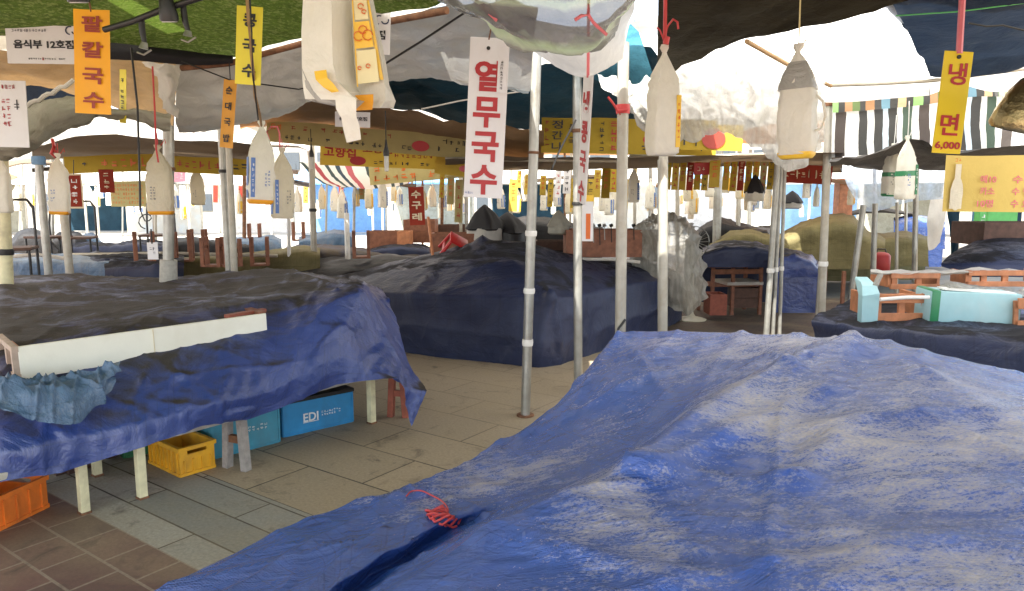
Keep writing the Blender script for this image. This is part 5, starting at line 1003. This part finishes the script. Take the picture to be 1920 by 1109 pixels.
for k in range(7):
    c0 = hit(818+k*4, 966+k*3.5, .012); pts = [c0+Vector((.045*math.cos(t+k)*rr_.uniform(.6,1), .03*math.sin(t+k)*rr_.uniform(.6,1.1), .012*math.sin(t*2+k)+.004)) for t in [i*.5 for i in range(13)]]
    m.tube(pts, .0045, 6)
o = m.build('string_bundle', 'string_red', None, True); recenter(o); tag(o, 'bundle of red string knotted on the blue tarpaulin near the fold', 'string bundle')

# ------------------------------------------------------------------ tarped stalls and goods further back
def mound(label, prof, Y, depth, ybot, mat, amp=.03, name='covered_stall', cat='covered stall', ridge=.03, seed=1, group=None):
    r = []
    n = len(prof)
    r.append([P(px, ybot, Y) for px, yt in prof])
    r.append([P(px, yt+(ybot-yt)*.55, Y-.02) for px, yt in prof])
    r.append([P(px, yt+(ybot-yt)*.16, Y+.02) for px, yt in prof])
    r.append([P(px, yt+(1 if 0 < i < n-1 else 3), Y+depth*.3) for i, (px, yt) in enumerate(prof)])
    r.append([P(px, yt, Y+depth*.7) for px, yt in prof])
    r.append([P(px, yt+4, Y+depth) for px, yt in prof])
    r.append([Vector((v.x, v.y+.03, 0.02)) for v in r[-1]])
    o = sheet(name, r, mat, nu=6, nv=5, amp=amp*.4, freq=2, lin=.3, crease=.02, cfreq=1.1, seed=seed, fine=.01, ffreq=(3,1)); return tag(o, label, cat, group)
mound('steel grey tarpaulin over a low stall at the far left edge', [(-60,478),(0,478),(70,480),(140,482),(205,486)], 7.8, 1.6, 545, 'tarp_steel', seed=2)
mound('dark navy tarpaulin block left of the thick post', [(138,486),(180,478),(240,476),(300,480),(345,484)], 8.0, 1.2, 545, 'tarp_dark', seed=3)
mound('small navy tarpaulin box just in front of the dark block at left', [(196,497),(240,492),(290,494),(312,498)], 7.4, .7, 545, 'tarp_dark', seed=4)
mound('low dark tarpaulin mound behind the pale rail at left', [(130,462),(170,456),(215,458),(265,452),(320,458)], 11.0, 1.6, 482, 'tarp_dark', seed=5)
mound('black sheeted stall right of the thick left post', [(320,452),(360,446),(400,452),(440,456),(470,458)], 11.5, 1.6, 480, 'tarp_black', seed=6)
mound('grey blue tarpaulin stall behind the upturned stools', [(400,458),(440,448),(480,446),(508,442),(528,452)], 12.0, 2, 485, 'tarp_steel', seed=7)
mound('brown sheet stall top with a patterned hem left of centre', [(330,486),(400,480),(470,476),(560,466),(600,470)], 8.8, 1.4, 520, 'tarp_olive', seed=8)
mound('olive brown sheet over a low table in the left centre', [(498,478),(560,464),(620,462),(680,468),(740,478)], 10.2, 1.8, 505, 'tarp_brown', seed=9)
mound('dark sheet heap behind the brown boxes', [(690,466),(740,458),(790,462),(830,476)], 10.6, 1.2, 492, 'tarp_dark', seed=10)
mound('grey sheeted goods between the white framed post and white pole', [(560,448),(600,438),(640,434),(662,444)], 12.5, 1.5, 470, 'tarp_steel', seed=11)
mound('black sheeted stall row behind the two leaning poles', [(930,428),(975,412),(1030,412),(1085,424),(1130,430)], 11.5, 1.5, 470, 'tarp_black', seed=12)
mound('black sheet over goods left of the tan post', [(1285,452),(1320,424),(1350,410),(1380,420),(1420,428),(1455,424)], 12.6, 1.5, 470, 'tarp_black', seed=13)
mound('olive canvas mound with lumpy top in the right aisle', [(1440,452),(1475,436),(1510,418),(1560,404),(1600,410),(1628,436),(1660,446)], 11.8, 2.6, 505, 'tarp_olive', seed=14, amp=.05)
mound('smaller olive canvas mound behind the low navy table', [(1330,458),(1370,436),(1410,432),(1450,446),(1480,456)], 11.6, 1.6, 490, 'tarp_olive', seed=15)
mound('dark olive sheet on the far right stall behind grey poles', [(1610,448),(1650,440),(1700,438),(1740,446)], 12.6, 2, 500, 'tarp_olive', seed=16)
mound('navy sheeted low table behind the red brown bench', [(1318,470),(1360,456),(1410,456),(1450,466),(1500,474),(1532,494)], 9.6, 1.8, 502, 'tarp_dark', seed=17)
mound('navy skirt hanging at the right end of the low table', [(1455,478),(1490,474),(1520,482),(1534,500)], 9.4, .9, 520, 'tarp_deep', seed=18)
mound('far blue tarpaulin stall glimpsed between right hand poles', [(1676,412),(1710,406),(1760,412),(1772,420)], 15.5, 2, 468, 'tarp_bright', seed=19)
for i, (px, yt, w_) in enumerate([(60,432,50),(132,434,45),(170,440,30)]):
    mound(['dark domed parasol folded on a chair at far left','dark domed cover over a chair frame behind the cream pole','grey sheeted pile right of the domed covers'][i], [(px-w_,yt+34),(px-w_*.5,yt+6),(px,yt),(px+w_*.5,yt+8),(px+w_,yt+34)], 12.2+i*.3, 1.4, 480, ['tarp_black','tarp_black','tarp_steel'][i], seed=30+i)
rail('pale rail along the far left stall front', [P(10,482,7.7),P(70,478,7.7),P(130,486,7.7)], .02, 'canvas_white')
rail('pale bar running level behind the thick left post', [P(135,478,8.6),P(230,477,8.6),P(305,475,8.6),P(520,480,8.6)], .02, 'pole_paint')
# upturned stools: four legs in the air
def stool(label, px, ybot, Y, h, w_, mat, rz, group='upturned stools on the tables', loc=None):
    r0 = empty('upturned_stool', P(px, ybot, Y), label, 'stool', group); r0.rotation_euler = (0,0,rz)
    m = MB(); m.box((0,0,.012), (w_,w_,.024), bevel=.004); m.build('seat', mat, r0)
    for sx in (-1, 1):
        for sy in (-1, 1):
            m = MB(); m.box((sx*w_*.40, sy*w_*.40, h/2+.02), (.042,.042,h), bevel=.003); m.build('leg', mat, r0)
        m = MB(); m.box((sx*w_*.40, 0, h*.72), (.02, w_*.75, .035)); m.build('stretcher', mat, r0)
    return r0
SL = 'red brown wooden stool upturned on a stall table'
st0 = stool(SL, 345, 490, 8.4, .32, .22, 'wood_brown', .3)
for px, yb, Y, rz, s in [(272,492,8.0,.5,1),(372,478,9.6,.2,1),(400,500,7.9,.1,.95),(432,500,7.9,.8,.9),(488,498,8.6,.3,1),(560,452,13,.4,1),(678,484,9.0,.2,1),(478,455,13,.2,1)]:
    o = copy_tree(st0); o.location = P(px, yb, Y); o.rotation_euler = (0,0,rz); o.scale = (s,s,s)
# chairs at far left
def frame_chair(label, px, yb, Y, rz):
    r0 = empty('chair', P(px, yb, Y), label, 'chair', 'dark frame chairs at far left'); r0.rotation_euler = (0,0,rz)
    m = MB(); m.box((0,0,.43), (.40,.40,.03), bevel=.008); m.build('seat', 'wood_dark', r0)
    for sx in (-1,1):
        m = MB(); m.tube([(sx*.18,-.18,0),(sx*.18,-.18,.43)], .014, 6); m.build('leg', 'metal_dark', r0)
        m = MB(); m.tube([(sx*.18,.18,0),(sx*.18,.18,.6),(sx*.17,.21,.86)], .014, 6); m.build('leg', 'metal_dark', r0)
    m = MB(); m.tube([(-.17,.21,.84),(-.12,.22,.92),(.12,.22,.92),(.17,.21,.84)], .016, 6); m.build('backrest', 'metal_dark', r0)
    return r0
c0 = frame_chair('dark framed chair standing among the far left stalls', 30, 545, 7.3, .4)
for px, yb, Y, rz in [(96,505,9.6,-.3),(152,505,9.8,.3),(300,500,9.9,.2)]:
    o = copy_tree(c0); o.location = P(px, yb, Y); o.rotation_euler = (0,0,rz)
# brown boxes and boards in the centre
def wbox(label, px0, px1, yt, yb, Y, depth, mat, name='wooden_box', cat='box', boards=3, lip='wood_dark', tilt=0):
    a = P(px0, yb, Y); c = P(px1, yb, Y); W = (c-a).length; H = (P(px0, yt, Y)-a).z
    r0 = empty(name, (a+c)/2, label, cat); r0.rotation_euler = (0, tilt, 0)
    for i in range(boards):
        m = MB(); m.box((0, 0, H*(i+.5)/boards), (W, .02, H/boards-.006), bevel=.002); m.build('front_board', mat, r0)
    for s in (-1, 1):
        m = MB(); m.box((s*(W/2-.012), depth/2+.012, H/2), (.022, depth, H-.01)); m.build('side_board', mat, r0)
    m = MB(); m.box((0, depth+.024, H/2), (W-.01, .02, H-.01)); m.build('back_board', mat, r0)
    m = MB(); m.box((0, depth/2, .02), (W-.05, depth-.02, .02)); m.build('bottom_board', lip, r0)
    return r0
wbox('long reddish brown wooden trough behind the second and third poles', 1061, 1203, 431, 483, 9.0, .5, 'wood_brown', boards=1)
wbox('brown cardboard toned box left of the small red banner', 688, 748, 434, 468, 11.2, .5, 'wood_brown', boards=1)
wbox('orange brown box joined to the right of the brown box', 745, 768, 434, 462, 11.0, .4, 'wood_orange', boards=1)
wbox('tall brown crate standing right under the small red banner', 757, 816, 412, 456, 11.6, .5, 'wood_brown', boards=2)
wbox('dark brown crate row right of the small red banner', 816, 905, 422, 442, 12.2, .5, 'wood_dark', boards=1)
wbox('reddish brown board box behind the red stools', 806, 905, 438, 478, 10.0, .5, 'wood_brown', boards=1)
wbox('brown plank box behind the leaning pole', 1005, 1062, 452, 470, 10.2, .4, 'wood_dark', boards=1)
wbox('brown carton on the far right behind the navy mound', 1842, 1990, 417, 462, 8.4, .6, 'wood_dark', boards=1)
rail('white edging along the front of the reddish trough', [P(1080,486,8.8),P(1150,487,8.8),P(1200,492,8.8)], .02, 'canvas_white')
for i, px in enumerate((1098,1112,1124,1133,1146,1172,1188)):
    m = MB(); m.tube([P(px,424,8.97), P(px+1,450+(i%3)*5,8.97)], .006, 5); m.tube([P(px-3,424,8.97), P(px+3,422,8.97)], .022, 6); o = m.build('ladle', 'galv' if i%2 else 'metal_dark', None, True); recenter(o); tag(o, 'dark or grey ladle hooked on the rim of the reddish wooden trough', 'ladle', 'ladles hooked on the trough')
# red plastic stool lying tilted
r0 = empty('plastic_stool', P(840,482,8.8), 'red plastic stool tipped over behind the dark mound', 'stool'); r0.rotation_euler = (.5,.5,.3)
m = MB(); m.box((0,0,.26), (.24,.24,.025), bevel=.01); m.build('seat', 'red_plastic', r0, True)
for sx in (-1,1):
    for sy in (-1,1):
        m = MB(); m.tube([(sx*.13,sy*.13,0),(sx*.10,sy*.10,.25)], .022, 6); m.build('leg', 'red_plastic', r0)
for s in (-1,1):
    m = MB(); m.box((s*.115,0,.10), (.02,.2,.05)); m.build('stretcher', 'red_plastic', r0)
rail('thin brown stick leaning beside the red plastic stool', [P(803,408,9),P(812,486,8.6)], .018, 'wood_orange', 'stick', 'stick')
# black cloths over pots, grey cover
def hooded(label, px, yt, yb, Y, w_, matc, body):
    p = P(px, yb, Y); H = (P(px, yt, Y)-p).z; r0 = empty('covered_pot', p, label, 'pot')
    m = MB(); m.lathe([(w_*.5,0),(w_*.62,.02),(w_*.6,H*.35),(w_*.4,H*.42)], 16); m.build('pot', body, r0, True)
    rg = []
    for r_, z in ((.60,.30),(.66,.34),(.52,.55),(.32,.78),(.14,.92),(.03,1.0)): rg.append([((w_*r_*(1+.14*math.sin(5*t+z*3)))*math.cos(t), (w_*r_*(1+.14*math.sin(5*t+z*3)))*math.sin(t), H*z) for t in [6.2832*k/20 for k in range(20)]])
    m = MB(); m.rings(rg); m.build('cloth_hood', matc, r0, True); return r0
hooded('white pot under a pointed black cloth behind the dark mound', 909, 384, 452, 10.2, .42, 'black_cloth', 'canvas_white')
hooded('dark pot under a black cloth right of the pointed one', 952, 398, 455, 10.4, .46, 'black_cloth', 'metal_dark')
hooded('standing fan head in a grey cloth cover between two poles', 1047, 394, 440, 9.2, .22, 'grey_cloth', 'grey_cloth')
hooded('black cloth cover hanging at the far right above the olive mound', 1484, 358, 392, 10.8, .24, 'black_cloth', 'canvas_white')
hooded('dark bundle of leaves hanging over a white jar at right', 1414, 328, 378, 8.9, .18, 'black_cloth', 'bag_white')
# fan wrapped in plastic
r0 = empty('standing_fan', Z(1296,600,0), 'standing fan with round cream base under clear plastic', 'fan')
m = MB(); m.lathe([(.20,0),(.205,.012),(.17,.025),(.06,.05),(.03,.09),(.022,.12)], 28); m.build('base', 'cream_plastic', r0, True)
m = MB(); m.lathe([(.018,.1),(.018,.85)], 12); m.build('stem', 'cream_plastic', r0, True)
m = MB()
for k in range(10):
    t = k*math.pi/10; m.tube([(.21*math.cos(t+a_), -.07*math.sin(a_*1.0), 1.08+.21*math.sin(t+a_)) for a_ in (0, math.pi/2*.0+.0001)]+[(.0,-.08,1.08)]+[(-.21*math.cos(t),0,1.08-.21*math.sin(t))], .004, 4)
m.tube([(.21*math.cos(t), 0, 1.08+.21*math.sin(t)) for t in [i*.35 for i in range(19)]], .007, 6); m.build('blade_guard', 'galv', r0)
m = MB(); m.tube([(0,-.04,1.08),(0,.10,1.08)], .06, 14); m.build('motor', 'cream_plastic', r0, True)
fc = sheet('plastic_cover', [[P(1186,500,9.2),P(1215,535,9.1),P(1245,570,9.0),P(1285,588,8.9),P(1318,565,8.95),P(1326,530,9.1)],
 [P(1186,470,9.2),P(1212,480,9.0),P(1245,500,8.8),P(1282,520,8.7),P(1310,510,8.8),P(1322,490,9.1)],
 [P(1188,440,9.2),P(1212,430,9.0),P(1245,425,8.8),P(1280,430,8.75),P(1302,445,8.9),P(1312,460,9.1)],
 [P(1192,425,9.5),P(1215,415,9.4),P(1242,407,9.3),P(1275,410,9.3),P(1295,428,9.3),P(1304,448,9.4)],
 [P(1200,440,9.9),P(1220,425,9.9),P(1242,415,9.9),P(1270,418,9.9),P(1290,440,9.9),P(1300,470,9.9)]], 'plastic_milky', nu=8, nv=7, amp=.05, freq=5, ridge=.06, rfreq=4, seed=5); tag(fc, 'milky clear plastic cover draped over the fan and carton', 'plastic cover')
wbox('brown speckled carton seen through the plastic cover', 1194, 1240, 432, 492, 9.45, .3, 'wood_pale', boards=1)
# red brown table in the right aisle
r0 = empty('wooden_table', Z(1345,592,0), 'red brown wooden table with white cloth on its lower shelf', 'table'); r0.rotation_euler = (0,0,.12)
m = MB(); m.box((.28,.28,.70), (.82,.55,.03), bevel=.004); m.build('top', 'wood_brown', r0)
for x, y in ((-.08,.02),(.22,.02),(.64,.02),(-.08,.52),(.64,.52)):
    m = MB(); m.box((x,y,.34), (.045,.045,.68), bevel=.003); m.build('leg', 'wood_brown', r0)
m = MB(); m.box((.28,.0,.63), (.74,.02,.07)); m.build('apron', 'wood_brown', r0)
m = MB(); m.box((.28,.28,.42), (.74,.5,.02)); m.build('shelf', 'wood_brown', r0)
m = MB(); m.box((.40,.24,.455), (.55,.5,.05), bevel=.015); m.build('shelf_cloth', 'canvas_white', r0, True)
wbox('dark red box standing under the red brown table', 1330, 1362, 552, 592, 9.75, .3, 'leg_red', boards=1)
wbox('low dark crate under the navy sheeted table', 1375, 1425, 540, 578, 10.3, .3, 'wood_dark', boards=2)
for i, px in enumerate((1486,1506,1545,1580)):
    m = MB(); m.box((0,0,.26), (.05,.05,.52)); o = m.build('table_leg', 'wood_brown', None); o.location = P(px,552,11.4).xy.to_3d(); tag(o, 'brown table leg below the sheeted tables of the right aisle', 'table leg', 'table legs in the right aisle')
r0 = empty('gas_can', P(1650,508,9.6), 'dark red can with handle behind the crates', 'can')
m = MB(); m.lathe([(.11,0),(.12,.01),(.12,.20),(.09,.235),(.04,.25)], 18); m.build('body', 'sign_red', r0, True)
m = MB(); m.tube([(-.07,0,.23),(-.05,0,.29),(.05,0,.29),(.07,0,.23)], .01, 6); m.build('handle', 'metal_dark', r0)
tc = sheet('hanging_cloth', [[P(1745,372,10.5),P(1765,370,10.5),P(1775,372,10.5)],[P(1738,420,10.5),P(1756,420,10.4),P(1768,420,10.5)],[P(1740,470,10.5),P(1752,466,10.5),P(1764,455,10.5)]], 'canvas_white', amp=.03, freq=4, seed=3); tag(tc, 'white cloth hanging left of the bottle banner', 'cloth')
tc = sheet('hanging_cloth', [[P(1774,388,9.5),P(1788,390,9.5),P(1800,390,9.5)],[P(1780,430,9.5),P(1788,430,9.45),P(1796,430,9.5)],[P(1784,490,9.5),P(1790,492,9.5),P(1798,488,9.5)]], 'canvas_teal', amp=.03, freq=4, seed=3); tag(tc, 'twisted teal cloth hanging below the bottle banner', 'cloth')
wbox('bright green board box below the bottle banner', 1852, 1906, 396, 418, 10.5, .3, 'bright_green', boards=1)
sign('green_slip', 'green and white slip hanging under the bottle banner', 'sign', (1838,398,10), (1850,398,10), .42, 'bright_green', [('print_white','m',.1,.9,.05,.95,1,5,1)])
m = MB(); m.box((0,0,1.05), (.30,.30,2.1), bevel=.01); o = m.build('brick_pillar', 'wood_orange', None); o.location = (P(1578,420,16)).xy.to_3d(); tag(o, 'orange brown pillar behind the olive mound', 'pillar')
# sunlit tents beyond the market
def tent(x, y, w_, d_, h, roof, wall, label):
    r0 = empty('market_tent', (x,y,0), label, 'tent', 'tents beyond the market')
    for sx in (-1,1):
        for sy in (-1,1):
            m = MB(); m.tube([(sx*w_/2,sy*d_/2,0),(sx*w_/2,sy*d_/2,h)], .05, 6); m.build('post', 'pole_paint', r0)
    m = MB(); m.rings([[(-w_/2-.2,-d_/2-.2,h-.05),(w_/2+.2,-d_/2-.2,h-.05),(w_/2+.2,d_/2+.2,h-.05),(-w_/2-.2,d_/2+.2,h-.05)],[(-w_/2-.2,-d_/2-.2,h+.1),(w_/2+.2,-d_/2-.2,h+.1),(w_/2+.2,d_/2+.2,h+.1),(-w_/2-.2,d_/2+.2,h+.1)],[(-.2,-.2,h+1.3),(.2,-.2,h+1.3),(.2,.2,h+1.3),(-.2,.2,h+1.3)]]); m.build('roof', roof, r0)
    m = MB(); m.box((0,d_/2,h/2), (w_,.04,h-.1)); m.build('wall', wall, r0)
    return r0
rt = random.Random(11)
for i in range(16):
    x = -30+i*4.4; y = 33+rt.uniform(-2,3); rf = ['canvas_sunlit','canvas_tan','canvas_sunlit','canvas_silver'][i%4] if i not in (5,6,9,12) else ('canvas_lightblue' if i != 12 else 'tarp_bright')
    tent(x, y, 3.6, 3.4, 2.4, rf, ['canvas_lightblue','canvas_grey','canvas_teal','canvas_silver','canvas_sunlit'][i%5], 'sunlit tent with pyramid roof standing beyond the market')
for i in range(9):
    m = MB(); x = -52+i*13.2; m.box((0,0,3.6), (12.9,6,7.2)); o = m.build('far_building', 'far_plaster', None)
    for fl in range(2):
        for k in range(5):
            m = MB(); m.box((-5+k*2.5, -3.02, 1.7+fl*3.1), (1.3,.08,1.3)); m.build('window', 'far_glass', o)
    o.location = (x, 52+rt.uniform(-1,1), 0); o.scale = (1,1,rt.uniform(.85,1.3)); tag(o, 'plain sunlit cream building far behind the tents', 'building', 'buildings far behind the tents')
